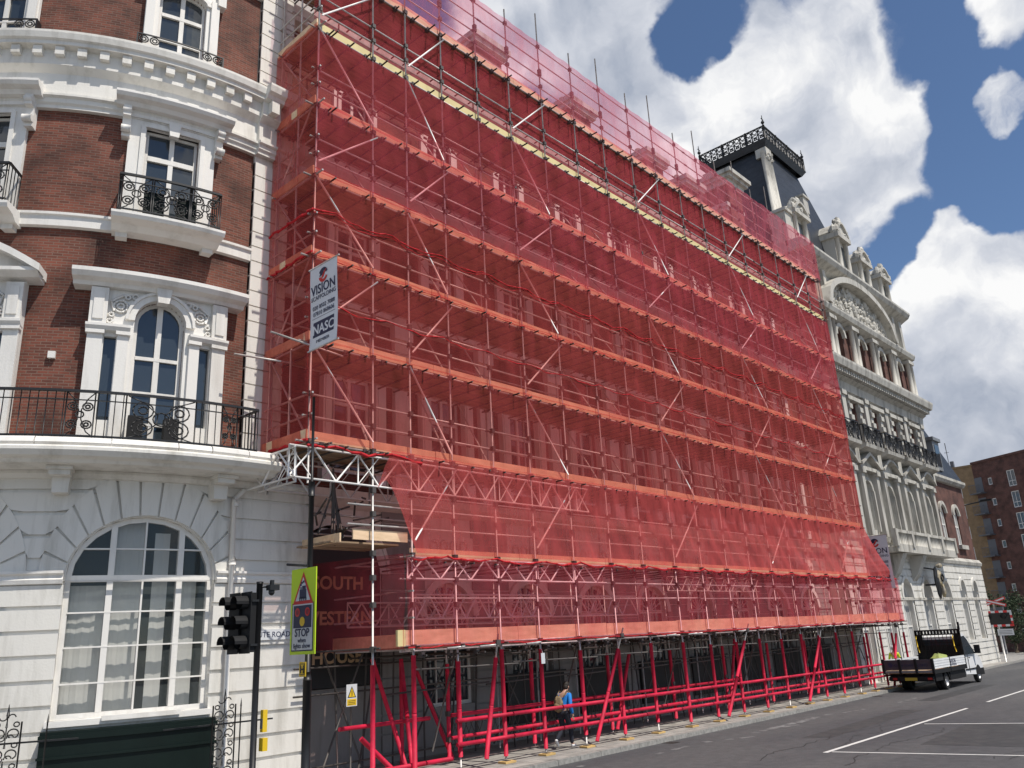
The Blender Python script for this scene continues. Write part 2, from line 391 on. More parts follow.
# ground floor wall: recessed bed + raised rustication courses
gfw=MB(cyl,.4)
wall_open(gfw,UL,2.05,-.4,6.9,[gf,gf2],d=-.03,rev=.3,seg=.35)
ringR=.48
big=[dict(u0=g['u0']-ringR,u1=g['u1']+ringR,zb=4.62,zs=4.62,rise=1.27+.95) for g in (gf,gf2)]
z=-.1; zc=[]
while z<6.75: zc.append((z,min(z+.43,6.78))); z+=.465
for i,(a,b) in enumerate(zc):
    if a<4.55: L=[gf,gf2]
    else: L=big
    if a<4.62<b: b=4.58
    wall_open(gfw,UL,2.05,a+.02,b-.02,L,d=.02,rev=.06,seg=.35)
    # lips of the groove
    for zz in (a+.02,b-.02):
        n=38
        for k in range(n):
            u0=UL+(2.05-UL)*k/n;u1=UL+(2.05-UL)*(k+1)/n; mid=(u0+u1)/2
            if any(o['u0']-.02<mid<o['u1']+.02 and o['zb']-.01<=zz<=ztop(o,mid)+.02 for o in L): continue
            gfw.face([(u0,-.03,zz),(u1,-.03,zz),(u1,.02,zz),(u0,.02,zz)])
gfw.face([(2.05,-1.4,-.4),(2.05,.0,-.4),(2.05,.0,6.9),(2.05,-1.4,6.9)])
for i,(a,b) in enumerate(zc):
    gfw.box(1.98,2.05+(.09 if i%2 else .03),-.5,.022,a+.02,b-.02)
# voussoirs
for g in (gf,gf2):
    c=(g['u0']+g['u1'])/2; h=(g['u1']-g['u0'])/2; n=13
    for i in range(n):
        a0=PI*i/n+.014;a1=PI*(i+1)/n-.014
        def P(t,k): return (c-(h+k*(.5 if k>.1 else 1))*cos(t), min(6.76,g['zs']+(g['rise']+k)*sin(t)))
        k=.95
        gfw.prism([P(a0,.02),P((a0+a1)/2,.02),P(a1,.02),P(a1,k),P((a0+a1)/2,k),P(a0,k)],-.03,.035)
    # panel either side between ring and next course
part(gfw,'ground_floor_wall','stucco',corner,'white rusticated stucco ground floor with radiating arch stones')
for a,b in ((UL,gf2['u0']-.02),(gf2['u1']+.02,gf['u0']-.02),(gf['u1']+.02,2.06)):
    s=MB(cyl,.3); s.sweep([(-.02,4.5),(.07,4.52),(.09,4.6),(.05,4.64),(.05,4.68),(.11,4.72),(.11,4.77),(-.02,4.79)],a,b)
    part(s,'impost_band','trim',corner)
# big arched windows of the ground floor
for g,lab in ((gf,'large arched many-paned window with pale curtains'),(gf2,None)):
    c=(g['u0']+g['u1'])/2
    window(cyl,g,-.14,corner,vb=[(g['u0']+.84,.12),(g['u0']+1.47,.035),(g['u1']-.72,.12)],hb=[(4.62,.13),(3.95,.03),(3.28,.03),(2.6,.03),(5.22,.03)],fw=.1,thick=.1,glass='glass_clear',label=lab,
      curtain=[(g['u0']+.08,g['u0']+.78,2.,4.5),(g['u0']+.92,g['u0']+1.5,2.,6),(g['u0']+1.72,g['u0']+2.05,2.,5.6),(g['u1']-.66,g['u1']-.22,2.,4.6)])
    s=MB(cyl,.4); s.box(g['u0']-.3,g['u1']+.3,-2.2,-2.1,-.2,6.6); s.box(g['u0']-.3,g['u0']-.2,-2.2,-.35,-.2,6.6); s.box(g['u1']+.2,g['u1']+.3,-2.2,-.35,-.2,6.6); s.box(g['u0']-.3,g['u1']+.3,-2.2,-.35,1.2,1.3)
    s.box(g['u0']-.3,g['u1']+.3,-2.2,-.35,6.5,6.6)
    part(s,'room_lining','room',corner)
for g in (gf,gf2):
    s=MB(cyl,.4)
    s.box(g['u0']-.06,g['u1']+.06,-.1,.14,1.84,1.95)
    s.box(g['u0']+.9,g['u1']-.62,.1,.2,1.9,1.99)
    part(s,'window_sill','trim',corner)
s=MB(cyl,.4); g=gf; s.box(g['u0']-.08,g['u1']+.05,0.0,.32,-.2,1.78); s.box(g['u0']-.1,g['u1']+.07,0.0,.37,1.62,1.72); s.box(g['u0']-.1,g['u1']+.07,0.0,.36,1.3,1.34)
part(s,'timber_panel','green',corner,'dark green panelled board under the arched window')
# drainpipe
s=MB(cyl); s.tube((.06,.13,-.1),(.0,.13,6.35),.055,8); s.tube((.0,.13,6.35),(.25,.1,6.6),.055,8)
for zz in (1.6,3.1,4.9,6.2): s.tube((.03,.13,zz),(.03,.13,zz+.09),.08,8)
part(s,'drainpipe','trim',corner)
# balcony slab, brackets
s=MB(cyl,.3)
s.sweep([(0,6.78),(.9,6.80),(.95,6.86),(1.12,6.9),(1.2,7.0),(1.2,7.06),(1.15,7.1),(0,7.1)],UL,.55)
s.sweep([(0,6.62),(.12,6.64),(.2,6.72),(.2,6.78),(0,6.78)],UL,2.05)
for uu in (-3.45,-.42,-6.5,-9.5):
    s.prism([(uu-.14,6.3),(uu+.14,6.3),(uu+.17,6.78),(uu-.17,6.78)],0,.34); s.box(uu-.18,uu+.18,0,.6,6.62,6.79); s.box(uu-.22,uu+.22,0,.68,6.72,6.79)
slab=part(s,'balcony_slab','stucco',corner)
s=MB(cyl,.12)
u=UL
while u<.5:
    w=random.uniform(.5,1.2); s.sweep([(.5,7.1),(1.1,7.1),(1.15,7.16),(1.12+random.uniform(-.02,.02),7.25),(1.02,7.31),(.5,7.3)],u,min(u+w,.5)-.015); u+=w
part(s,'lead_capping','trim',corner,'lumpy white capping along the balcony edge')
def rail(mp,u0,u1,d,z0,z1,sp,scrolls,parent,name='railing',ends=(True,True),dend=.1,m='black',K=1.):
    s=MB(mp,.25)
    s.box(u0,u1,d-.03,d+.03,z1-.05,z1); s.box(u0,u1,d-.018,d+.018,z0+.06,z0+.09); s.box(u0,u1,d-.014,d+.014,z1-.22,z1-.2)
    u=u0
    while u<=u1+1e-3:
        if not any(a<u<b for a,b in scrolls): s.tube((u,d,z0),(u,d,z1-.03),.011*K,5)
        u+=sp
    h=(z1-z0)
    for a,b in scrolls:
        c=(a+b)/2;w=(b-a)/2
        for q in (a,b): s.tube((q,d,z0),(q,d,z1),.016*K,5)
        k=min(w*.36,h*.17)
        for sx in (-1,1):
            for zz in (z0+h*.3,z0+h*.66):
                s.ring(c+sx*w*.52,d,zz,k,.016*K); s.ring(c+sx*w*.52,d,zz,k*.45,.02*K)
            s.path([(c+sx*w*.95,d,z0+.08),(c+sx*w*.55,d,z0+h*.15),(c+sx*w*.12,d,z0+h*.4),(c+sx*w*.1,d,z0+h*.6),(c+sx*w*.5,d,z0+h*.82),(c+sx*w*.95,d,z1-.06)],.013*K)
        s.ring(c,d,z0+h*.5,k*.8,.016*K)
    for e,uu in zip(ends,(u0,u1)):
        if e:
            s.box(uu-.02,uu+.02,dend,d,z1-.05,z1); s.box(uu-.015,uu+.015,dend,d,z0+.06,z0+.09)
            n=int((d-dend)/sp); 
            for i in range(n+1): q=dend+(d-dend)*i/max(n,1); s.tube((uu,q,z0),(uu,q,z1-.03),.012*K,5)
    return part(s,name,m,parent)
sc=[(-3.4,-2.95),(-2.45,-1.25),(-.75,-.45),(-7.5,-7.05),(-6.6,-5.4),(-4.9,-4.5)]
rail(cyl,UL+.2,-.02,1.05,7.24,8.27,.135,sc,corner,'balcony_railing')
# brick wall of the upper floors
bw=MB(cyl,.35); wall_open(bw,UL,.12,7.1,15.5,doors+w2,d=0,rev=.2,seg=.35)
wall_open(bw,UL,.12,17.2,22.5,w3,d=-.02,rev=.2,seg=.35)
part(bw,'brick_wall','brick',corner,'dark red brick wall of the upper floors')
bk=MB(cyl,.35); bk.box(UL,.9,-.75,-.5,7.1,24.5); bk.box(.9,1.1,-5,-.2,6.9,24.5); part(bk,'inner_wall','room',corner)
# bands
s=MB(cyl,.3)
s.sweep([(0,12.36),(.1,12.38),(.1,12.62),(.15,12.64),(.15,12.7),(0,12.72)],UL,.12)
part(s,'string_course','trim',corner)
s=MB(cyl,.3)
s.sweep([(0,15.42),(.12,15.42),(.12,15.5),(.17,15.55),(.17,15.66),(.24,15.7),(.24,15.76),(.16,15.8),(.14,16.35),(.3,16.5),(.3,16.9),(.48,16.93),(.48,17.02),(.54,17.06),(.57,17.2),(.57,17.26),(0,17.34)],UL,.1)
s.sweep([(0,15.42),(.24,15.42),(.24,15.5),(.29,15.55),(.29,15.66),(.36,15.7),(.36,15.76),(.28,15.8),(.26,16.35),(.42,16.5),(.42,16.9),(.6,16.93),(.64,17.02),(.74,17.08),(.78,17.24),(.78,17.3),(0,17.36)],.1,1.15)
u=-10.9
while u<.1: s.box(u-.095,u+.095,.28,.43,16.7,16.91); u+=.46
for u in (.35,.85): s.box(u-.11,u+.11,.42,.62,16.55,16.9)
part(s,'cornice','stucco',corner,'deep white cornice with block modillions')
s=MB(cyl,.3); s.sweep([(0,20.4),(.12,20.42),(.15,20.7),(.3,20.8),(.34,21.1),(0,21.2)],UL,.12); s.sweep([(-.1,22.4),(.5,22.5),(.6,22.8),(-.1,22.9)],UL,1.2)
part(s,'upper_cornice','trim',corner)
# quoin strip
s=MB(cyl,.5); s.box(.12,1.1,-.2,.08,6.9,24.3)
z=7.15; i=0
while z<24:
    if not (15.1<z<17.0): s.box(.12,1.11,0,.125,z,z+.37)
    z+=.405; i+=1
s.box(.1,1.12,0,.135,21,21.1)
part(s,'quoin_pilaster','stucco',corner)
s=MB(cyl,.3); s.sweep([(0,6.9),(.06,6.9),(.06,7.1),(0,7.12)],.12,1.1); part(s,'base_block','stucco',corner)
# first-floor door surrounds
for idx,dr in enumerate(doors):
    c=(dr['u0']+dr['u1'])/2
    s=MB(cyl,.25)
    ring=dict(dr)
    panel=[dict(u0=dr['u0'],u1=dr['u1'],zb=7.0,zs=dr['zs'],rise=dr['rise']),dict(u0=c-1.1,u1=c-.86,zb=7.9,zs=9.8),dict(u0=c+.86,u1=c+1.1,zb=7.9,zs=9.8)]
    wall_open(s,c-1.42,c+1.42,7.1,11.0,panel,d=.14,rev=.3,seg=.25)
    for q in (c-1.42,c+1.42): s.face([(q,0,7.1),(q,.14,7.1),(q,.14,11),(q,0,11)])
    arch_ring(s,dict(dr,u0=dr['u0'],u1=dr['u1']),.13,.12,.2); arch_ring(s,dict(dr,u0=dr['u0']-.13,u1=dr['u1']+.13,rise=dr['rise']+.13),.06,.12,.24)
    for a,b in ((c-1.42,c-1.12),(c-.84,c-.62),(c+.62,c+.84),(c+1.12,c+1.42)):
        s.box(a,b,.13,.22,7.3,9.82); s.box(a-.03,b+.03,.13,.27,7.1,7.4)
        s.box(a-.03,b+.03,.13,.28,9.82,9.9)
    for a,b in ((c-1.46,c-.6),(c+.6,c+1.46)): s.sweep([(.13,9.88),(.26,9.9),(.32,9.98),(.32,10.04),(.13,10.06)],a,b)
    for a in (c-1.25,c+1.25): s.box(a-.17,a+.17,.13,.26,10.06,10.9); s.box(a-.1,a+.1,.26,.29,10.15,10.8)
    for sx in (-1,1):
        for kk,(du,dz,r_) in enumerate(((.83,10.52,.14),(.83,10.52,.07),(.55,10.78,.06),(.7,10.75,.05),(1.0,10.3,.045),(1.02,10.15,.05))):
            s.ring(c+sx*du,.17,dz,r_,.028,k=10)
        s.path([(c+sx*.95,.17,10.4),(c+sx*1.02,.17,10.62),(c+sx*.8,.17,10.78),(c+sx*.5,.17,10.86)],.03)
    s.prism([(c-.11,10.66),(c+.11,10.66),(c+.16,11.02),(c-.16,11.02)],.12,.36)
    if idx==1:
        n=12; P0=[(c-1.75+3.5*i/n, 11.06+.75*sin(PI*i/n)) for i in range(n+1)]; P1=[(a,b+.16) for a,b in P0]
        s.strip(P0,P1,.0,.55); s.strip([(a,11.02) for a,b in P0],P0,0,.2)
        s.sweep([(0,10.94),(.35,10.98),(.5,11.08),(.5,11.16),(0,11.18)],c-1.72,c+1.72)
    else:
        s.sweep([(0,10.9),(.28,10.92),(.32,11.0),(.48,11.05),(.55,11.15),(.55,11.24),(.3,11.3),(0,11.34)],c-1.78,c+1.78)
    part(s,'door_surround','trim',corner,'white arched surround with carved roundels and flat hood' if idx==0 else None)
    window(cyl,dr,-.05,corner,vb=[(c,.12)],hb=[(9.42,.08),(8.62,.05),(7.9,.05)],fw=.08,label='tall round-headed glazed balcony door' if idx==0 else None,seg=.25)
    s=MB(cyl,.3); s.box(c-1.1,c-.86,.01,.03,7.9,9.8); part(s,'sidelight','glass',corner); s=MB(cyl,.3); s.box(c+.86,c+1.1,.01,.03,7.9,9.8); part(s,'sidelight','glass',corner)
    for a in (c-.36,c+.32): s=MB(cyl,.3); s.box(a-.14,a+.14,.26,.5,7.3,7.95); part(s,'vent_box','van_black',corner)
# second-floor windows
for idx,w in enumerate(w2):
    c=(w['u0']+w['u1'])/2; s=MB(cyl,.25)
    wall_open(s,c-.98,c+.98,12.72,15.45,[w],d=.1,rev=.25,seg=.25)
    for q in (c-.98,c+.98): s.face([(q,0,12.72),(q,.1,12.72),(q,.1,15.45),(q,0,15.45)])
    for sx in (-1,1):
        s.box(c+sx*.67-.05,c+sx*.67+.05,.1,.14,12.72,15.3)
        a=c+sx*1.04; s.box(a-.09,a+.09,0,.2,14.85,15.62); s.box(a-.08,a+.08,.2,.34,15.35,15.62); s.tube((a-.1,.26,15.02),(a+.1,.26,15.02),.09,10); s.tube((a-.09,.3,15.5),(a+.09,.3,15.5),.09,10)
    s.box(c-.67,c+.67,.1,.14,15.25,15.33)
    s.prism([(c-.1,15.1),(c+.1,15.1),(c+.14,15.45),(c-.14,15.45)],.08,.22)
    s.box(c-.98,c+.98,0,.16,15.45,15.62)
    s.sweep([(.0,15.6),(.3,15.63),(.36,15.72),(.5,15.76),(.55,15.84),(.55,15.9),(0,15.95)],c-1.28,c+1.28)
    part(s,'window_surround','trim',corner)
    window(cyl,w,-.08,corner,vb=[(c,.11)],hb=[(14.52,.13),(13.6,.05)],fw=.07,seg=.25)
    s=MB(cyl,.25); s.sweep([(0,12.3),(.3,12.32),(.45,12.42),(.72,12.46),(.76,12.54),(.76,12.6),(0,12.64)],c-1.12,c+1.12)
    for a in (c-.92,c+.92): s.box(a-.12,a+.12,0,.22,12.2,12.34)
    bs=part(s,'balconette','trim',corner)
    rail(cyl,c-1.02,c+1.02,.66,12.62,13.6,.14,[(c-.98,c-.4),(c-.36,c+.36),(c+.4,c+.98)],bs,'balconette_railing')
    s=MB(cyl,.3)
    for a in (c-.34,c+.34): s=MB(cyl,.3); s.box(a-.2,a+.2,.3,.52,12.66,13.3); part(s,'planter','green',corner)
# third-floor windows
for idx,w in enumerate(w3):
    c=(w['u0']+w['u1'])/2; s=MB(cyl,.25)
    wall_open(s,c-.88,c+.88,17.36,20.0,[w],d=.1,rev=.25,seg=.25)
    for q in (c-.88,c+.88): s.face([(q,0,17.3),(q,.1,17.3),(q,.1,20),(q,0,20)])
    for sx in (-1,1): s.box(c+sx*.76-.1,c+sx*.76+.1,.1,.18,17.36,19.5)
    arch_ring(s,w,.1,.09,.16)
    s.sweep([(.0,19.95),(.25,20.0),(.3,20.1),(.3,20.2),(0,20.22)],c-1.05,c+1.05)
    for sx in (-1,1): s.box(c+sx*.9-.1,c+sx*.9+.1,0,.24,19.4,20.0)
    part(s,'window_surround','trim',corner)
    window(cyl,w,-.08,corner,vb=[(c,.11)],hb=[(18.78,.1),(18.0,.04)],fw=.07,seg=.25)
    s=MB(cyl,.25); s.box(c-.98,c+.98,.3,.33,17.72,17.75)
    for sx in (-1,1):
        for k_ in (.84,.6): s.ring(c+sx*k_,.31,17.6,.1,.018); s.ring(c+sx*k_,.31,17.6,.05,.018)
        s.box(c+sx*.98-.015,c+sx*.98+.015,.1,.33,17.4,17.75)
    part(s,'window_guard','black',corner)
# small white vent on brick, street name plate handled below
s=MB(cyl); s.box(-4.02,-3.88,0,.08,9.25,9.4); part(s,'wall_vent','trim',corner)
s=MB(cyl,.5); s.box(UL,1.2,-3,.0,24.3,24.4); part(s,'roof','lead',corner)

np_=thing('street_name_plate','white street name plate on the white wall behind the traffic signal','street sign',cyl(.98,.05,3.35))
s=MB(cyl); s.box(.3,1.72,.025,.05,3.27,3.5); s.build('plate',M['signwhite'],np_)
text('lettering','CANUTE ROAD',.17,lambda x,y,z:(CX+1.01+x,CY-R0-.05-z,3.33+y),M['navy'],np_)

# ================================================================== SCAFFOLDED BUILDING
YW=18.4; fm=flat(YW)
sb=thing('scaffolded_building','long brick and stucco building wrapped in red netted scaffolding','building',(27,18.4,G(27)))
X0,X1=10.4,44.6
cs=[13.4+3.55*i for i in range(9)]
ops=[];
for c in cs:
    ops.append((dict(u0=c-.95,u1=c+.95,zb=1.3,zs=3.75,rise=.95),'gf'))
    ops.append((dict(u0=c-.7,u1=c+.7,zb=7.6,zs=10.4),'1'))
    ops.append((dict(u0=c-.6,u1=c+.6,zb=12.8,zs=15.1),'2'))
    ops.append((dict(u0=c-.55,u1=c+.55,zb=17.6,zs=19.6,rise=.4),'3'))
ops=[(o,t) for o,t in ops if not (t=='gf' and o['u0']<14)]
sign_arch=dict(u0=11.5,u1=14.3,zb=2.05,zs=4.9,rise=1.25)
allo=[o for o,t in ops]+[sign_arch]
s=MB(fm); wall_open(s,X0,X1,-.6,3.1,allo,rev=.3,seg=5); part(s,'ground_floor_wall','shade_stucco',sb); s=MB(fm); wall_open(s,X0,X1,3.1,7.0,allo,rev=.3,seg=5); part(s,'mezzanine_wall','stucco',sb)
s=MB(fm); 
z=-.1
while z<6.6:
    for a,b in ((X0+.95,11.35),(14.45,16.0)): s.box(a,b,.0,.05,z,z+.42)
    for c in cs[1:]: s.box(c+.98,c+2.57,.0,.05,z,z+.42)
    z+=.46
part(s,'rusticated_pier','shade_stucco',sb)
s=MB(fm); wall_open(s,X0,X1,7.0,15.5,allo,rev=.3,seg=5); wall_open(s,X0,X1,17.3,21.4,allo,rev=.3,seg=5); part(s,'brick_wall','brick',sb)
s=MB(fm); s.sweep([(0,6.6),(.1,6.65),(.35,6.85),(.4,7.05),(0,7.1)],X0,X1); s.sweep([(0,12.3),(.12,12.36),(.12,12.7),(0,12.74)],X0,X1)
s.sweep([(0,15.4),(.2,15.5),(.2,15.75),(.12,15.8),(.12,16.5),(.4,16.7),(.6,17.0),(.66,17.3),(0,17.36)],X0,X1); s.sweep([(0,21.2),(.3,21.3),(.55,21.6),(.6,21.85),(-.3,21.9)],X0,X1)
part(s,'cornice','stucco',sb)
for o,t in ops:
    c=(o['u0']+o['u1'])/2
    if t=='gf': window(fm,o,-.15,sb,vb=[(c,.07),(c-.42,.04),(c+.42,.04)],hb=[(3.75,.1),(3.3,.05),(2.6,.05)],fw=.1,seg=None)
    elif t=='1': window(fm,o,-.12,sb,vb=[(c,.1)],hb=[(9.6,.1),(8.6,.05)],fw=.1,seg=None)
    elif t=='2': window(fm,o,-.12,sb,vb=[(c,.1)],hb=[(14.4,.1)],fw=.08,seg=None)
    else: window(fm,o,-.12,sb,vb=[(c,.1)],hb=[(18.8,.08)],fw=.08,seg=None)
s=MB(fm)
for o,t in ops:
    c=(o['u0']+o['u1'])/2
    if t=='gf':
        arch_ring(s,o,.22,.0,.09)
        for k in range(9):   # fan tracery of the lunette
            a=PI*k/8; s.tube((c,-.1,3.8),(c+.88*cos(a),-.1,3.8+.88*sin(a)),.028,4)
    elif t=='1':
        for sx in (-1,1): s.box(c+sx*.9-.18,c+sx*.9+.18,0,.22,7.3,10.5); s.box(c+sx*.9-.12,c+sx*.9+.12,.22,.25,7.6,10.3)
        s.box(c-1.15,c+1.15,0,.25,10.5,10.9); s.prism([(c-1.3,10.92),(c+1.3,10.92),(c,11.5)],0,.45) if int(c)%2 else s.sweep([(0,10.9),(.5,11.0),(.5,11.2),(0,11.25)],c-1.3,c+1.3)
    elif t=='2':
        for sx in (-1,1): s.box(c+sx*.78-.17,c+sx*.78+.17,0,.12,12.7,15.2)
        s.box(c-1,c+1,0,.4,15.2,15.4); s.box(c-1,c+1,0,.5,12.3,12.6)
    else:
        for sx in (-1,1): s.box(c+sx*.7-.14,c+sx*.7+.14,0,.12,17.4,19.7)
        arch_ring(s,o,.18,0,.12)
    # carved relief swags in the band above the ground floor
    if t=='1':
        for k in (-.6,-.2,.2,.6): s.ring(c+k,.12,5.75,.15,.045)
        s.box(c-1.0,c+1.0,0.,.08,5.5,6.05)
part(s,'window_surround','trim',sb)
s=MB(fm)
for c in cs[:-1]:
    q=c+1.775; s.box(q-.3,q+.3,0,.16,7.1,12.3); s.box(q-.36,q+.36,0,.24,11.9,12.3)
part(s,'pilaster','trim',sb)
rail(fm,X0+.3,X1-.2,.35,12.72,13.3,.5,[],sb,'balustrade',ends=(False,False))
for c in cs[2:]:
    s=MB(fm); s.box(c-1.35,c+1.35,.06,.16,.55,1.95); s.box(c-1.4,c+1.4,.06,.22,1.93,2.0); part(s,'dark_opening_panel','blackboard',sb)  # added black panels standing in for the dark openings below the windows
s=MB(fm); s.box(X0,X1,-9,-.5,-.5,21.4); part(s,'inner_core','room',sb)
# slated mansard with chimneys and gabled dormers
s=MB(ident)
for a,b in ((X0,X1),):
    P=[(YW+.3,21.85),(YW+1.4,24.4),(YW+8,24.6),(YW+9,21.85)]
    for (y,z),(y2,z2) in zip(P,P[1:]): s.face([(a,y,z),(b,y,z),(b,y2,z2),(a,y2,z2)])
    s.face([(a,y,z) for y,z in P]); s.face([(b,y,z) for y,z in P])
part(s,'roof','slate',sb)
for x in (20.4,26.4,32.5,36.2,40.6):
    s=MB(ident); s.box(x-.75,x+.75,YW+.5,YW+1.7,21.8,25.9,0); s.box(x-.85,x+.85,YW+.4,YW+1.8,25.2,25.35,1); s.box(x-.95,x+.95,YW+.3,YW+1.9,25.9,26.1,1); s.box(x-1.05,x+1.05,YW+.2,YW+2.,26.1,26.35,1)
    for k in (-.5,0,.5): s.tube((x+k,YW+1.1,26.35),(x+k,YW+1.1,26.8),.14,10,1)
    s.build('chimney',[M['brick'],M['stone']],sb)
# recessed arch with the hanging black name board
s=MB(fm); arch_ring(s,dict(sign_arch),.28,.0,.1); arch_ring(s,dict(sign_arch,u0=11.22,u1=14.58,rise=1.53),.1,0,.14); part(s,'arch_surround','stucco',sb)
s=MB(fm); s.box(11.3,14.5,-2.4,-2.3,-.4,6.5); part(s,'porch_back','stucco',sb)
nb=thing('name_board','black board lettered SOUTH WESTERN HOUSE in gold on the shaded wall','sign',(12.9,YW-.16,2.1))
s=MB(fm); s.box(11.42,14.28,.12,.17,2.08,5.0); s.prism([(11.42,5.),(14.28,5.),(14.1,5.5),(13.6,5.9),(12.85,6.1),(12.1,5.9),(11.6,5.5)],.12,.17); s.build('board',M['blackboard'],nb)
for t_,zz in (('SOUTH',4.48),('WESTERN',3.6),('HOUSE',2.66)):
    text('lettering',t_,.46,lambda x,y,z,zz=zz:(12.92+x,YW-.172-z,zz+y),M['gold'],nb,sx=1.05,bold=.012)
mr=MB(fm); 
for (a,b,c_,d_) in ((11.36,11.46,2.0,2.9),(11.36,11.46,.2,1.7)): mr.box(a,b,.1,.16,c_,d_)
tag(mr.build('maroon_strip',M['maroon'],None,origin=(11.4,YW,G(11))),'narrow maroon timber strip beside the white corner pier','panel')

# ================================================================== WHITE MANSION (right), tower and mansard
YM=17.4; mm=flat(YM)
mn=thing('ornate_mansion','ornate white and grey stone mansion block beyond the scaffolding with pediment and tower','building',(58,YM,G(58)))
MX0,MX1,MX2=44.6,62.8,71.
bc=[46.4,49.95,53.5,57.05,60.6]
gfo=[dict(u0=c-.85,u1=c+.85,zb=-.1,zs=4.2,rise=1.15) for c in (46.4,49.95,53.5,57.2,61.2)]+[dict(u0=c-.55,u1=c+.55,zb=1.4,zs=4.7,rise=.75) for c in (65.1,68.1)]
B=[dict(u0=c-.6,u1=c+.6,zb=8.1,zs=10.4,rise=.6) for c in bc]+[dict(u0=c-.6,u1=c+.6,zb=8.0,zs=10.2,rise=.6) for c in (64.7,67.9)]
Cc=[dict(u0=c-.5,u1=c+.5,zb=13.0,zs=15.7) for c in bc]
D=[dict(u0=c-.55,u1=c+.55,zb=18.5,zs=20.2,rise=.6) for c in bc]
Ew=[dict(u0=c-.4,u1=c+.4,zb=22.2,zs=24.0) for c in (45.6,47.0,60.1,61.7)]
s=MB(mm); wall_open(s,MX0,MX2,-.9,7,gfo,rev=.45,seg=6)
z=-.5
while z<6.4:
    wall_open(s,MX0,MX2,z,z+.36,[dict(o,u0=o['u0']-.2,u1=o['u1']+.2,rise=o['rise']+.2) for o in gfo],d=.06,rev=0,seg=6)
    for q in (0,.36): 
        xs=[MX0]+sum([[o['u0']-.2,o['u1']+.2] for o in gfo],[])+[MX2]
        for a,b in zip(xs[::2],xs[1::2]): s.face([(a,0,z+q),(b,0,z+q),(b,.06,z+q),(a,.06,z+q)])
    z+=.43
s.face([(MX0,-6,-.9),(MX0,0,-.9),(MX0,0,25),(MX0,-6,25)]); s.face([(MX2,-9,-.9),(MX2,.06,-.9),(MX2,.06,7),(MX2,-9,7)])
for o in gfo: arch_ring(s,o,.2,0,.14)
part(s,'ground_floor_wall','mansion',mn,'white rusticated ground floor with round arches')
s=MB(mm); wall_open(s,MX0,MX1,7,12.6,B,rev=.4,seg=6); wall_open(s,MX0,MX1,16.2,18.4,[],rev=.4,seg=6); wall_open(s,MX0,MX1,21.2,25,Ew,rev=.4,seg=6)
s.face([(MX1,-1,7),(MX1,0,7),(MX1,0,25),(MX1,-1,25)])
part(s,'upper_wall','stone',mn)
s=MB(mm); wall_open(s,MX0,MX1,12.6,16.2,Cc,rev=.4,seg=6); part(s,'brick_panel','brick_dark',mn); s=MB(mm); wall_open(s,MX0,MX1,18.4,21.2,D,rev=.4,seg=6); part(s,'brick_panel','brick_dark',mn,'dark brick showing between the stone dressings')
s=MB(mm); wall_open(s,MX1,MX2,7,12.7,B,d=-.15,rev=.3,seg=6); s.face([(MX2,-9,7),(MX2,-.15,7),(MX2,-.15,12.7),(MX2,-9,12.7)])
s.box(MX1,64.4,-9,-.5,12.6,21.4); part(s,'brick_wing','brick_dark',mn,'dark brick wing with two arched white windows')
s=MB(mm)
for c in (64.7,67.9): arch_ring(s,dict(u0=c-.6,u1=c+.6,zb=8.0,zs=10.2,rise=.6),.25,-.16,.0); s.box(c-.85,c+.85,-.15,.1,7.7,8.0)
s.sweep([(-.15,12.5),(.05,12.55),(.2,12.75),(.2,12.95),(-.4,13)],MX1,MX2+.1)
s.sweep([(0,6.5),(.15,6.55),(.2,6.75),(.05,6.95),(0,7)],MX0,MX2); s.sweep([(0,4.05),(.1,4.08),(.1,4.22),(0,4.25)],MX0,MX2)
s.sweep([(0,7.4),(.1,7.45),(.18,7.7),(0,7.75)],MX0,MX1)
# entrance bay corbels and stone balcony
for c in (51.7,55.3): s.sweep([(.05,5.2),(.4,5.6),(.8,6.4),(.95,6.7),(.05,6.75)],c-.35,c+.35)
s.box(50.2,61.6,.1,1.1,6.75,7.05); s.box(50.2,61.6,.98,1.1,7.05,7.2); s.box(50.1,61.7,.92,1.16,7.85,8.02)
q=50.3
while q<61.6:
    s.tube((q,1.04,7.2),(q,1.04,7.85),.07,6); q+=.28
for q in (50.25,53.0,55.9,58.7,61.5): s.box(q-.18,q+.18,.9,1.18,7.05,8.05)
part(s,'stone_balcony','stone',mn)
for o in gfo+B+Cc+D+Ew:
    c=(o['u0']+o['u1'])/2
    window(mm,o,-.25,mn,vb=[(c,.1)],hb=[(o['zb']+(o['zs']-o['zb'])*.62,.08)],fw=.1,seg=None,glass='blind' if o['zb']<9 else 'glass')
s=MB(mm)
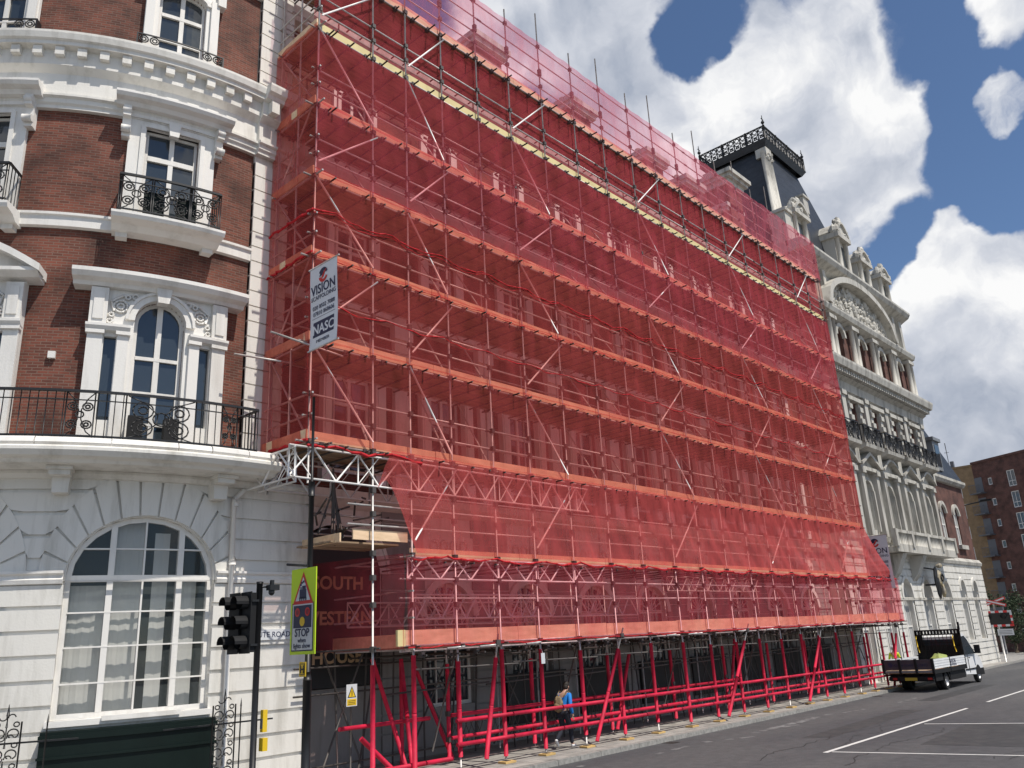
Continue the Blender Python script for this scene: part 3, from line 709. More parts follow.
for i,c in enumerate(bc):
    o=B[i]; arch_ring(s,o,.22,0,.16)
    for sx in (-1,1): s.box(c+sx*1.15-.2,c+sx*1.15+.2,0,.38,7.7,11.5); s.box(c+sx*1.15-.26,c+sx*1.15+.26,0,.5,11.3,11.6); s.box(c+sx*.72-.08,c+sx*.72+.08,0,.2,8,10.4)
    s.box(c-1.45,c+1.45,0,.45,11.5,11.72)
    if i%2==0:
        n=10;P0=[(c-1.45+2.9*k/n,11.75+.7*sin(PI*k/n)) for k in range(n+1)]
        s.strip(P0,[(a,b+.16) for a,b in P0],0,.6); s.prism(P0,0,.2)
    else:
        s.strip([(c-1.5,11.72),(c,12.45)],[(c-1.5,11.92),(c,12.68)],0,.6); s.strip([(c,12.45),(c+1.5,11.72)],[(c,12.68),(c+1.5,11.92)],0,.6); s.prism([(c-1.4,11.75),(c+1.4,11.75),(c,12.45)],0,.2)
    for sx in (-1,1):   # busts / brackets beneath the iron balcony
        s.box(c+sx*1.62-.16,c+sx*1.62+.16,0,.5,11.8,12.7); 
    s.sweep([(0,12.5),(.5,12.6),(.95,12.75),(1.0,12.95),(0,13)],c-1.45,c+1.45)
    # balcony-level window cases, herm pilasters with blocks
    for sx in (-1,1):
        a=c+sx*.85; s.box(a-.2,a+.2,0,.2,13,15.9)
        for k in range(4): s.box(a-.24,a+.24,0,.3,13.2+k*.7,13.5+k*.7)
    s.box(c-1.2,c+1.2,0,.35,15.85,16.1)
    a=c+1.775; s.box(a-.28,a+.28,0,.28,13,16.3); s.box(a-.34,a+.34,0,.38,16,16.3)
    # arched attic windows with columns
    arch_ring(s,D[i],.25,0,.2)
    s.box(c-.9,c+.9,0,.3,18.3,18.5)
    a=c+1.775
    s.tube((a-.3,.28,18.35),(a-.3,.28,20.9),.17,8); s.tube((a+.3,.28,18.35),(a+.3,.28,20.9),.17,8); s.box(a-.55,a+.55,0,.5,20.85,21.1); s.box(a-.55,a+.55,0,.5,18.0,18.35)
part(s,'window_dressing','stone',mn)
s=MB(mm)
s.sweep([(0,16.3),(.2,16.4),(.25,16.9),(.5,17.05),(.55,17.3),(1.0,17.4),(1.1,17.75),(1.1,17.9),(0,18.05)],MX0-.3,MX1+.5)
q=MX0
while q<MX1+.3: s.box(q-.09,q+.09,.5,.85,17.08,17.34); q+=.36
s.sweep([(0,21.1),(.25,21.2),(.55,21.3),(.65,21.55),(.65,21.65),(0,21.75)],MX0-.2,MX1+.3)
s.sweep([(0,24.2),(.3,24.4),(.7,24.6),(.85,24.85),(.85,25.0),(-1,25.1)],MX0-.2,MX1+.4)
for q in (44.9,48.6,58.7,60.9,62.4): s.box(q-.22,q+.22,0,.25,21.7,24.3)
part(s,'cornice','stone',mn,'heavy bracketed stone cornices')
# big segmental pediment with carved relief
s=MB(mm); c=53.5; n=24; P0=[(c-5.6+11.2*k/n, 21.7+2.5*math.sqrt(max(0,1-((k-n/2)/(n/2))**2))) for k in range(n+1)]
s.strip(P0,[(c+(a-c)*1.07,21.7+(b-21.7)*1.14+.05) for a,b in P0],0,.75); s.prism([(c+(a-c),b) for a,b in P0],0,.12)
for k in range(170):
    a=c+random.uniform(-5,5); h=2.3*math.sqrt(1-((a-c)/5.6)**2); zz=21.8+random.random()*h*.95; r=random.uniform(.1,.26)
    s.blob((a,.15,zz),r,.14,r*random.uniform(.6,1.5),0,4,.25)
part(s,'pediment','stone',mn,'segmental pediment filled with carved relief')
# iron balcony at second floor
for c in bc: rail(mm,c-1.4,c+1.4,.92,13.0,14.1,.16,[(c-.5,c+.5),(c-1.3,c-.8),(c+.8,c+1.3)],mn,'iron_balcony',dend=.2,K=2.6)
# dormers
def dormer(x,z0,h,w=.95):
    s=MB(mm); s.box(x-w,x+w,-1.6,-.1,z0,z0+h*.72); 
    for sx in (-1,1): s.tube((x+sx*w*.75,0,z0+.3),(x+sx*w*.75,0,z0+h*.68),.17,8); s.box(x+sx*w*.78-.24,x+sx*w*.78+.24,-.3,.24,z0,z0+.3); s.blob((x+sx*w*.95,0,z0+h*.82),.3,.3,.42,0,5,.25)
    s.box(x-w-.18,x+w+.18,-1.6,.3,z0+h*.68,z0+h*.76)
    n=8;P=[(x-w+2*w*k/n,z0+h*.76+h*.2*sin(PI*k/n)) for k in range(n+1)]; s.prism(P,-1.4,.15); s.strip(P,[(x+(a-x)*1.12,b+.14) for a,b in P],-1.4,.3)
    s.blob((x,0,z0+h*1.02),.22,.22,.35,0,5,.25)
    for k in range(7): s.blob((x+random.uniform(-w,w),.1,z0+h*random.uniform(.74,.98)),.18,.16,.18,0,4,.3)
    s2=part(s,'dormer','stone',mn)
    g=MB(mm); g.box(x-w*.5,x+w*.5,-.12,-.07,z0+.4,z0+h*.6); g.build('pane',M['glass'],s2)
for x,z0,h in ((46.7,25.1,3.3),(53.6,25.1,4.4),(57.3,25.1,3.4),(61.2,25.1,3.3)): dormer(x,z0,h)
# roofs: main mansard, brick wing mansard
s=MB(ident)
def frust(mb,x0,x1,y0,y1,z0,a0,a1,b0,b1,z1,m=0):
    A=[(x0,y0,z0),(x1,y0,z0),(x1,y1,z0),(x0,y1,z0)];B_=[(a0,b0,z1),(a1,b0,z1),(a1,b1,z1),(a0,b1,z1)]
    for i in range(4): j=(i+1)%4; mb.face([A[i],A[j],B_[j],B_[i]],m)
    mb.face(B_,m)
frust(s,MX0,MX1+1.4,YM+.6,YM+10,24.9,MX0+1,MX1,YM+2.,YM+9,27.4)
frust(s,MX1-.2,MX2+.1,YM-.05,YM+10,12.95,MX1-.2,MX2-3.2,YM+1.3,YM+8,17.6)
frust(s,MX1-.5,MX1+1.9,YM+.4,YM+9,21.3,MX1-.5,MX1+.6,YM+1.2,YM+9,23.6)
part(s,'mansard_roof','slate',mn)
s=MB(ident); 
s.box(65.1,66.6,YM-.05,YM+2.4,13.4,15.6); s.box(64.95,66.75,YM-.2,YM+2.4,15.6,15.85); o_=part(s,'wing_dormer','lead',mn); s=MB(ident); s.box(65.35,66.35,YM-.09,YM-.06,13.7,15.3); s.build('pane',M['glass'],o_)
# tower
tw=MB(ident); frust(tw,45.2,58.0,YM+.5,25.4,25.0,47.3,52.4,19.2,23.2,33.6)
frust(tw,47.0,52.7,18.9,23.4,33.5,46.75,53.0,18.65,23.7,33.9)
part(tw,'tower_roof','slate',mn,'tall dark slate tower roof')
s=MB(ident)
for (x0,x1,y0,y1) in ((45.2,47.3,YM+.5,19.2),(45.2,47.3,25.4,23.2)):
    for k in (-.5,-.25,0,.25,.5):
        s.tube((x0+k+.42,y0+.32,27.2),(x1+k,y1-.12,33.0),.15,6)
    s.box(x0-.5,x0+.55,y0-.45,y0+.6,25.1,27.2); s.box(x0-.62,x0+.67,y0-.57,y0+.6,27.2,27.4); s.box(x1-.4,x1+.4,y1-.35,y1+.4,32.75,33.4)
    for k in range(6): s.blob((x1+random.uniform(-.35,.35),y1-.3,32.5+random.random()*.7),.2,.2,.2,0,4,.3)
    part(s,'tower_pilaster','stone',mn); s=MB(ident)
for (cx_,cz) in ((50.3,29.4),): 
    s.box(cx_-.4,cx_+.4,18.1,19.3,cz,cz+1.1); s.prism([(cx_-.8,cz+1.5),(cx_+.8,cz+1.5),(cx_,cz+2.3)],17.8,19.2) if False else s.box(cx_-.5,cx_+.5,18.0,19.2,cz+1.1,cz+1.25)
part(s,'lucarne','stone',mn)
s=MB(ident); zt=33.9
def crest(a,b):
    a=Vector(a);b=Vector(b);L=(b-a).length;n=int(L/.42); ax=(b-a)/L
    P=lambda t,z:tuple(a+ax*t+Vector((0,0,z)))
    s.tube(P(0,.06),P(L,.06),.06,4); s.tube(P(0,1.0),P(L,1.0),.06,4); s.tube(P(0,.56),P(L,.56),.03,4)
    for i in range(n+1):
        t=L*i/n; s.tube(P(t,0),P(t,1.04),.045 if i%4 else .09,4)
        if i<n:
            w=L/n; s.tube(P(t,.1),P(t+w,.54),.03,4); s.tube(P(t+w,.1),P(t,.54),.03,4)
            for cz,rr in ((.78,.15),(.3,.11)):
                pts=[P(t+w/2+rr*cos(2*PI*k/8),cz+rr*sin(2*PI*k/8)) for k in range(9)]
                for p,q in zip(pts,pts[1:]): s.tube(p,q,.035,4)
Cn=[(46.85,18.75,zt),(52.9,18.75,zt),(52.9,23.6,zt),(46.85,23.6,zt)]
for i in range(4): crest(Cn[i],Cn[(i+1)%4])
for x,y,_ in Cn: s.tube((x,y,zt),(x,y,zt+1.8),.09,6,r2=.02); s.blob((x,y,zt+1.25),.12,.12,.12,0,5); s.tube((x-.16,y,zt+1.5),(x+.16,y,zt+1.5),.03,4)
part(s,'roof_cresting','black',mn,'black lacy iron cresting round the tower top')
# stone chimney beside the tower
s=MB(ident); s.box(39.9,41.5,18.6,20.2,21.8,27.6,0); s.box(39.75,41.65,18.45,20.35,27.6,27.9,1); s.box(39.55,41.85,18.25,20.55,27.9,28.1,1); s.box(39.4,42.,18.1,20.7,28.1,28.35,1)
s.build('chimney',[M['brick'],M['stone']],mn)
# gilded figure above the entrance and street clock-like bracket
cb=thing('gilded_crest','gilded crest with scrolls bracketed over the mansion entrance','crest',(57.4,16.6,4.6))
s=MB(ident)
s.blob((57.2,16.6,5.1),.3,.14,1.0,0,8,.1); s.blob((57.5,16.5,5.4),.42,.12,.5,1,8,.15); s.blob((57.6,16.45,6.15),.3,.16,.14,1,6,.2); s.tube((57.4,16.6,5),(57.4,17.4,5),.06,6); s.tube((57.4,16.6,5.9),(57.4,17.4,6.1),.05,6); s.blob((57.55,16.45,4.6),.14,.14,.4,1,6,.2); s.ring(57.55,16.36,5.4,.22,.05)
s.build('shield',[M['black'],M['crestgold']],cb)

# ================================================================== MODERN FLATS (far right)
mb_=thing('modern_flats','modern brown brick block of flats with tan corner behind the crossing sign','building',(118,27.4,-.8))
def seg_map(p,q):
    a=Vector((p[0],p[1],0));b=Vector((q[0],q[1],0)); ax=(b-a).normalized(); nr=Vector((ax.y,-ax.x,0)) ; 
    if nr.x>0: nr=-nr
    return lambda u,d,z: tuple(a+ax*u+nr*d+Vector((0,0,z)))
mA=seg_map((118,27.4),(98,-13)); Lb=45
s=MB(mA)
wl=[]
for f in range(8):
    zb=20.0-2.62*f-2.0
    for u in (5.2,10.5,13.5,18,23,28): wl.append(dict(u0=u-.55,u1=u+.55,zb=zb,zs=zb+2.0))
    wl.append(dict(u0=1.9,u1=2.5,zb=zb+.7,zs=zb+1.6))
wall_open(s,0,Lb,-2,21.7,wl,rev=.2,seg=50); s.box(0,Lb,-.3,.12,21.7,22.0); s.face([(0,0,21.7),(Lb,0,21.7),(Lb,-30,21.7),(0,-30,21.7)])
part(s,'brick_wall','brick_dark',mb_)
for o in wl:
    c=(o['u0']+o['u1'])/2; w_=o['u1']-o['u0']
    window(mA,o,-.08,mb_,vb=[(c,.06)] if w_>1 else [],hb=[(o['zb']+.65,.06)] if w_>1 else [],fw=.1,seg=None)
mT=seg_map((118,31.0),(118,27.4)); s=MB(mT)
tl=[dict(u0=1.0,u1=1.9,zb=17.6-2.62*f,zs=19.2-2.62*f) for f in range(7)]
wall_open(s,-6,3.6,-2,21.5,tl,rev=.15,seg=50); s.box(-6,3.7,-.3,.1,21.5,21.75)
part(s,'tan_wall','brick_tan',mb_,'narrow tan brick corner wall')
for o in tl: window(mT,o,-.06,mb_,vb=[(1.45,.05)],hb=[(o['zb']+.6,.05)],fw=.08,seg=None)
s=MB(mA)
for f in range(7):
    zb=18-2.62*f; s.box(-.2,1.4,.0,1.1,zb-.25,zb-.12); 
    for k in range(9): s.tube((-.2+k*.2,1.08,zb-.12),(-.2+k*.2,1.08,zb+.9),.02,4)
    s.box(-.2,1.4,1.04,1.1,zb+.88,zb+.94); s.box(.0,1.1,-.02,.02,zb-.1,zb+1.9)
part(s,'corner_balcony','grey',mb_)
an=thing('roof_aerial','thin mast with box on the roof of the tan flats','aerial',(119,30,21.7))
s=MB(ident); s.tube((119,30.2,21.5),(119,30.2,25.3),.05,5); s.box(118.7,119.2,29.6,30.0,21.7,22.7); s.tube((119,29.9,24),(119,30.5,24),.03,4); s.build('mast',M['grey'],an)

# ================================================================== SCAFFOLD
YF=15.3; YI=17.0
sc_=thing('scaffold','tall tube scaffold wrapped in red netting across the long building front','scaffold',(10,YF,G(10)))
SX=[10.0,11.78,12.95,14.35,15.89,17.4,19.1,20.93,22.66,24.54,26.3,28.1,29.9,31.7,33.5,35.2,37.0,38.8,40.5,42.2]
EX=[43.8,45.5]
LZ=[7.5,9.85,12.05,14.25,16.3,18.68]; TOP=21.0
r=.0245
def couplers(s,x,y,zs_,m=1):
    for z in zs_: s.box(x-.045,x+.06,y-.06,y+.05,z-.06,z+.06,m)
def standard(x,y,z0,z1,zs_,jit=True):
    s=MB(ident); j=random.uniform(-.03,.03)
    s.tube((x,y,z0),(x+j,y,z1),r,8); couplers(s,x+j*.5,y,[z for z in zs_ if z0<z<z1])
    o=s.build('standard',[M['steel'],M['fitting']],sc_); return o
railz=[]
for z in LZ+[TOP]: railz+=[z-.06,z+.55,z+1.05]
railz+=[2.95,3.9,4.5,5.05,5.95,6.5,22.2,23.25]
for i,x in enumerate(SX):
    g=G(x); z0=7.0 if i==0 else g+.1
    if i==0: z0=6.5
    top=[22.4,23.4,24.4,23.5,24.9][i%5] if i>2 else 24.2
    if i in (6,8,10,12,14,16,18): top=24.75+random.uniform(-.1,.2)
    else: top=23.6+random.uniform(0,.5)
    standard(x,YF,z0,top,railz)
    standard(x+.03,YI,(6.5 if i<3 else g+.1),21.6+random.uniform(0,.7),[z-.06 for z in LZ]+[2.95,5.05])
for x in EX:
    standard(x,YF,G(x)+.1,5.4,railz); standard(x,YI-.2,G(x)+.1,5.3,railz)
for x in [15.0,18.2,21.8,25.4,29.0,32.6,36.1,39.7,43.]: standard(x,16.4,G(x)+.1,3.4,[2.95,1.3,.7])
# base plates / sole pads
pads=MB
for i,x in enumerate(SX[1:]+EX):
    s=MB(ident); a=random.uniform(-.04,.04); g=G(x); s.box(x-.19,x+.19,YF-.14+a,YF+.13+a,g+.005,g+.05)
    o=s.build('sole_pad',M['sole'],sc_)
    s=MB(ident); s.box(x-.08,x+.08,YF-.08,YF+.08,g+.05,g+.06); s.build('base_plate',M['fitting'],o)
# foam sleeves
def sleeve(p,q,rr=.055):
    s=MB(ident); p=Vector(p);q=Vector(q);L=(q-p).length; n=max(1,int(round(L/1.9)))
    for i in range(n):
        a=p+(q-p)*(i/n); b=p+(q-p)*((i+1)/n); e=(b-a).normalized()*.02
        w=rr*random.uniform(.93,1.05); s.tube(tuple(a+e),tuple(b-e),w,10); 
        if random.random()<.6: s.tube(tuple(a+(b-a)*.48),tuple(a+(b-a)*.5),w*1.03,10)
    s.build('foam_sleeve',M['foam'],sc_)
for x in SX[1:]+EX:
    g=G(x); sleeve((x,YF,g+random.choice([.14,.14,.3])),(x,YF,g+2.62+random.uniform(-.15,.08)))
for x in [15.0,18.2,21.8,25.4,29.0,32.6,36.1,39.7,43.]:
    g=G(x); sleeve((x,16.4,g+.14),(x,16.4,g+2.4),.055)
sleeve((13.9,16.9,.2),(13.9,16.9,2.7)); sleeve((16.2,17.3,.2),(16.2,17.3,2.6))
def rowrail(x0,x1,y,h,y2=None):
    x=x0
    while x<x1-.3:
        e=min(x+(1.95 if y<16 else 3.9),x1); sleeve((x,y,G(x)+h),(e,y if y2 is None else y2,G(e)+h),.05); x=e
rowrail(14.15,46,YF-.09,1.12); rowrail(14.15,46,YF-.09,.6); rowrail(15.0,46,16.32,.62); rowrail(11.6,14.3,16.3,1.15); rowrail(11.4,14.2,15.4,.3)
rowrail(15,30,16.32,1.15)
for (p,q) in [((15.62,2.95),(15.0,.3)),((20.96,2.95),(19.3,.2)),((28.8,2.9),(26.6,.15)),((35.3,2.8),(33.0,.1)),((44.3,2.7),(42.4,.0))]:
    a=Vector((p[0],YF-.12,p[1])); b=Vector((q[0],YF-.2,q[1])); c=a+(b-a)*.13
    s=MB(ident); s.tube(tuple(a+(a-b)*.08),tuple(b),r,8); s.box(a.x-.07,a.x+.07,a.y-.06,a.y+.08,a.z-.07,a.z+.07,1); s.build('raking_strut',[M['steel'],M['fitting']],sc_); sleeve(c,b,.055)
for (p,q) in [((12.6,16.4,2.75),(13.5,16.2,.15)),((13.9,16.9,2.6),(13.0,15.4,.1)),((14.4,17,2.5),(15.3,16.6,.2)),((23.0,16.4,2.4),(21.9,16.3,.2)),((11.9,15.9,1.1),(12.9,15.6,.1)),((30.2,16.5,2.6),(28.9,16.3,.1)),((38,16.5,2.5),(36.6,16.3,.1))]: sleeve(p,q,.055)
s=MB(ident)
for x in SX[1:]:   # thin horizontal transoms with sleeves at left end, dark bracing behind
    s.tube((x,YF-.25,2.95+ (G(x)-G(14))*.8),(x,18.3,2.95),r,6,1)
for i in range(1,len(SX)-1,1):
    x,y2=SX[i],SX[i+1]; 
    if i%2: s.tube((x,17.2,.3),(y2,17.2,2.9),r,6,1); s.tube((y2,17.2,.3),(x,17.2,2.9),r,6,1)
    s.tube((x,YF+.05,2.9),(x+.1,16.4,.5),r,6,1) if i%3==0 else None
for h in (.45,2.0,2.6): s.tube((11,17.2,h),(45,17.2,h),r,6,1)
for i in range(34):
    x=12.5+i*.95+random.uniform(-.2,.2); s.tube((x,17.5+random.uniform(-.2,.3),0),(x+random.uniform(-.05,.05),17.6,2.95),r,6,1)
    if i%3==0: s.tube((x,16.6,.2),(x+1.6,17.9,2.9),r,6,1)
for i in range(9): s.tube((13+i*3.4,16.4,1.9),(16.6+i*3.4,16.5,1.95),r,6,1); s.tube((13+i*3.4,YF+.1,2.45),(16.6+i*3.4,YF+.1,2.4),r,6,1)
# X-braced folding lattice along the back walkway
s.build('rear_bracing',[M['steel'],M['fitting']],sc_)
x=15.5
while x<42:
    g=G(x); s=MB(ident)
    for k in range(6): a=x+k*.2; s.tube((a,17.0,g+.25),(a+.35,17.0,g+.95),.012,4); s.tube((a+.35,17.0,g+.25),(a,17.0,g+.95),.012,4)
    x+=random.choice([1.5,2.2,2.9])
    s.build('trellis_guard',[M['fitting']],sc_)
# ledgers and guard rails
def ledger(x0,x1,y,z,m='steel',sag=0,name='ledger'):
    s=MB(ident); x=x0
    while x<x1-.05:
        e=min(x+6.3+random.uniform(-.4,.4),x1); s.tube((x,y,z+random.uniform(-.012,.012)),(e,y,z+random.uniform(-.012,.012)),r,6); s.tube((e-.1,y,z),(e+.08,y,z),.034,6,1) if e<x1 else None; x=e
    return s.build(name,[M[m],M['fitting']],sc_)
for z in LZ+[TOP]:
    ledger(9.7,42.5,YF+.06,z-.06); ledger(9.8,42.4,YI-.06,z-.06)
    for h in (.55,1.05): ledger(9.85,42.4,YF+.05,z+h,name='guard_rail')
    if z!=TOP: ledger(10,42.3,YI+.02,z+1.05,name='guard_rail')
ledger(9.8,42.4,YF+.05,22.65,name='guard_rail'); ledger(9.8,42.4,YF+.05,23.27,name='guard_rail'); ledger(10,42.3,YI,22.1,name='guard_rail')
for h in (.35,.75,1.2): ledger(9.9,42.4,YI-.5,18.68+h,name='guard_rail')
for z in (2.9,3.0,4.05,4.5,5.0): ledger(12.6,45.7,YF+.06,z+ (0 if z>4 else -.03))
for z in (5.7,6.15,6.5): ledger(11.1 if z!=6.5 else 12.6,42.4,YF+.05,z)
for z in (2.9,5.0): ledger(12.8,45.6,YI+.6,z)
for z in (5.6,6.1):
    ledger(11.0,14,YI-.4,z)
# returns at the left-hand end
s=MB(ident)
for z in LZ+[TOP]:
    for h in (-.06,.55,1.05): s.tube((9.98,YF-.35 if h<0 else YF-.15,z+h),(9.98,17.35+(.5 if h>0 else .2),z+h),r,6,0)
    s.tube((10.4,YF-.3,z-.1),(10.4,17.6,z-.1),r,6,1)
for z in (2.9,3.6,4.2,5.0): s.tube((12.72,YF-.3,z),(12.72,18.1,z),r,6,0)
for y in (16.1,17.0): s.tube((9.98,y,6.6),(9.98,y,23),r,6,0)
s.tube((8.9,YF-.1,9.75),(10.9,YF+.02,9.65),r,6); s.tube((8.8,16.6,9.6),(10.2,16.4,9.62),r,6); s.tube((9.98,15.4,7.6),(9.98,17,9.8),r,6); s.tube((9.98,17,9.8),(9.98,15.4,12),r,6);s.tube((9.98,15.4,12.1),(9.98,17,14.2),r,6);s.tube((9.98,17,14.3),(9.98,15.4,16.4),r,6);s.tube((9.98,15.4,16.4),(9.98,17,18.6),r,6)
s.build('return_tubes',[M['steel'],M['fitting']],sc_)
s=MB(ident)
for z in LZ+[TOP]:
    for h in (-.06,.55,1.05): s.tube((42.2,YF-.2,z+h),(42.2,17.3,z+h),r,6,0)
for z in (2.9,3.9,5.0): s.tube((45.5,YF-.3,z),(45.5,17.3,z),r,6,0)
s.build('return_tubes',[M['steel'],M['fitting']],sc_)
# transoms (putlogs): each a part, the farther ones as one mass
tr=[]
for z in LZ+[TOP]:
    x=10.35
    while x<42.2: tr.append((x+random.uniform(-.06,.06),z,YI+.1)); x+=.58
x=12.95
while x<45.4: tr.append((x,5.0,YI+.6)); tr.append((x+.3,2.86,18.2)); x+=.9
tr.sort(key=lambda t:(t[0])**2+ (t[1]-3)**2)
def trm(s,t):
    x,z,y=t; e=random.uniform(.1,.3); s.tube((x,YF-e,z-.11),(x+random.uniform(-.05,.05),y,z-.11),r,6,0); s.box(x-.05,x+.05,YF+.0,YF+.12,z-.15,z-.03,0)
for t in tr[:98]: s=MB(ident); trm(s,t); s.build('transom',[M['fitting']],sc_)
s=MB(ident)
for t in tr[98:]: trm(s,t)
o=s.build('transom',[M['fitting']],sc_); o['kind']='stuff'; o['label']='farther transoms along the decks'
# decks & toe boards
def deck(x0,x1,y0,y1,z,name='deck'):
    s=MB(ident); y=y0
    while y<y1-.1:
        x=x0
        while x<x1:
            e=min(x+3.9,x1); dz=random.uniform(-.008,.008); s.box(x,e-.012,y,y+.222,z-.035+dz,z+.003+dz,0); x=e
        y+=.232
    return s.build(name,[M['deck']],sc_)
for z in LZ+[TOP]: deck(10.0,42.3,YF+.13,YI+.15,z)
deck(12.8,45.6,YF+.13,18.2,2.95); deck(12.9,42.3,YF+.13,YF+.82,5.05); deck(10.9,12.9,YF+.4,YI,5.35)
def toe(x0,x1,y,z,m='wood',h=.225,name='toe_board'):
    s=MB(ident); x=x0+0; k=0
    while x<x1-.02:
        e=min(x+3.9,x1); dz=random.uniform(-.015,.015); s.box(x+.005,e-.005,y+random.uniform(0,.02),y+.04,z+dz,z+h+dz,0); x=e
    return s.build(name,[M[m]],sc_)
for z in LZ:
    t_=toe(9.95,42.35,YF+.075,z,'wood_new' if z==LZ[-1] else 'wood')
    if z==LZ[-1]: t_['label']='pale yellow unveiled toe board'
toe(10,42.3,YF+.075,TOP-.02,h=.3)
toe(12.75,45.6,YF+.075,2.98,h=.36); toe(12.95,42.3,YF+.075,5.02); 
s=MB(ident); s.box(11.3,12.9,YF+.1,YF+.14,5.36,5.6); s.box(11.0,11.04,YF+.2,YI,5.3,5.5); s.build('toe_board',[M['wood']],sc_)['label']='bare timber board at the open left corner'
for z in LZ+[TOP]:
    s=MB(ident); s.box(9.93,9.97,YF,17.2,z,z+.22); s.build('return_toe_board',[M['wood']],sc_)
s=MB(ident); s.box(12.68,12.72,YF+.1,18.1,2.95,3.25); s.build('return_toe_board',[M['wood']],sc_)
s=MB(ident); s.box(12.45,12.68,YF-.05,YF+.02,2.98,3.34); s.build('board_end',[M['wood_new']],sc_)
# facade braces
s=MB(ident); levels=[5.05]+LZ+[TOP]; 
for bi in (0,2,5,9,13,17):
    x0,x1=SX[bi],SX[bi+1]
    for k,(a,b) in enumerate(zip(levels,levels[1:])):
        if bi==0 and k==0: continue
        s=MB(ident)
        if k%2==0: s.tube((x0+.05,YF-.06,a+.35),(x1+.1,YF-.06,b-.2),r*1.02,8)
        else: s.tube((x0-.05,YF-.06,b-.05),(x1-.05,YF-.06,a+.15),r*1.02,8)
        s.build('facade_brace',[M['bright']],sc_)
s=MB(ident)
for bi in (1,3,4,7,8,11,12,15,16,18):
    x0,x1=SX[bi],SX[min(bi+1,19)]
    for a,b in zip(LZ,LZ[1:]): s.tube((x0,YF+.1,a),(x0+.3,YI,b),r,6)
o=s.build('cross_brace',[M['steel']],sc_); o['kind']='stuff'
# lattice beams
def lattice(x0,x1,y,z0,z1,pitch=.55,name='lattice_beam',y1=None):
    s=MB(ident); s.tube((x0,y,z0),(x1,y if y1 is None else y1,z0),r,8); s.tube((x0,y,z1),(x1,y if y1 is None else y1,z1),r,8)
    L=abs(x1-x0) if y1 is None else abs(y1-y); n=int(L/pitch)
    for i in range(n):
        t0=i/n;t1=(i+1)/n
        P=lambda t,z:(x0+(x1-x0)*t, y if y1 is None else y+(y1-y)*t, z)
        if i%2: s.tube(P(t0,z1),P(t1,z0),.022,6)
        else: s.tube(P(t0,z0),P(t1,z1),.022,6)
        s.tube(P((t0),z1 if i%2==0 else z0),P(t1,z0 if i%2==0 else z1),.012,6) if i%3==0 else None
        if i%3==0: s.tube(P(t0,z0),P(t0,z1),.018,6)
    s.build(name,[M['bright']],sc_)
lattice(9.5,14.4,YF-.02,6.6,7.3); lattice(14.4,20.,YF+.0,6.6,7.3); lattice(9.9,15.9,YI-.1,6.6,7.3)
lattice(9.6,9.6,YF-.1,6.6,7.25,y1=17.2); lattice(9.95,9.95,YF+.4,6.6,7.25,y1=17.3)
lattice(12.8,20.6,YF+.0,4.5,5.0,.5); lattice(13.8,19,16.2,3.6,4.2,.42); lattice(18.6,24,16.6,3.6,4.2,.42); lattice(12.9,20,17.8,3.5,4.1,.42); lattice(26,33,16.6,4.4,4.9,.45)
# clutter tubes in the open lower-left corner
s=MB(ident)
for i in range(16):
    s=MB(ident); x=random.uniform(10.6,12.6);z=random.uniform(5.5,6.6);s.tube((x,YF+.2+random.random(),z),(x+random.uniform(.2,1.1),YF+.8+random.random(),z+random.uniform(-.3,.3)),r,6,1); s.build('loose_tube',[M['steel'],M['fitting']],sc_)
for i in range(6): s=MB(ident); s.tube((11.2+random.uniform(-.3,.5),16.2,5.3+i*.05),(11.5,16.5,7.2-i*.1),r,6,1); s.build('loose_tube',[M['steel'],M['fitting']],sc_)
for i in range(14):
    x=random.uniform(13,40); s=MB(ident); s.tube((x,YF-.15,2.88),(x+.6,YF-.13,2.9),r,6,0); s.build('loose_tube',[M['steel'],M['fitting']],sc_)
# netting
def netgrid(fn,nu,nv,name,m,label=None,parent=sc_):
    s=MB(ident); P=[[fn(i/nu,j/nv) for j in range(nv+1)] for i in range(nu+1)]; off=Vector(parent['_o'])
    me=bpy.data.meshes.new(name); vs=[tuple(Vector(P[i][j])-off) for i in range(nu+1) for j in range(nv+1)]
    fs=[(i*(nv+1)+j,(i+1)*(nv+1)+j,(i+1)*(nv+1)+j+1,i*(nv+1)+j+1) for i in range(nu) for j in range(nv)]
    me.from_pydata(vs,[],fs); me.materials.append(M[m])
    for p in me.polygons: p.use_smooth=True
    o=bpy.data.objects.new(name,me); COL.objects.link(o); o.parent=parent; o['_o']=tuple(off)
    if label:o['label']=label
    return o
def wv(x,z,a=.02): return a*(sin(x*3.7+z*1.3)+.7*sin(x*8.1-z*2.1)+.6*sin(z*5.3+x*.7)+1.2*abs(sin(x*1.79+.6*z))-.5*sin(x*23+z*3)*.5)
NY=YF-.09
zz=[7.45]+LZ[1:]
for k,(a,b) in enumerate(zip(LZ,LZ[1:])):
    netgrid(lambda u,v,a=a,b=b:(9.93+32.35*u, NY-.02-.012*(k%2)+wv(u*32+k*5,v*2), a-.02+(b-a+.05-(.24 if b>18 else 0))*v),150,10,'netting','net_pink' if k>=3 else 'net',('crimson' if k>=3 else 'orange red')+' debris net bay across the front')
netgrid(lambda u,v:(9.9+32.5*u, NY-.02+wv(u*32,v*2), 20.98+2.35*v),150,8,'netting','net_top','thin pink net rising above the top deck')
netgrid(lambda u,v:(9.93+32.3*u, YF+.125+wv(u*32,v*2)*.3, 18.95+1.98*v),100,6,'netting','net_pink','net tied behind the tubes of the open top lift')
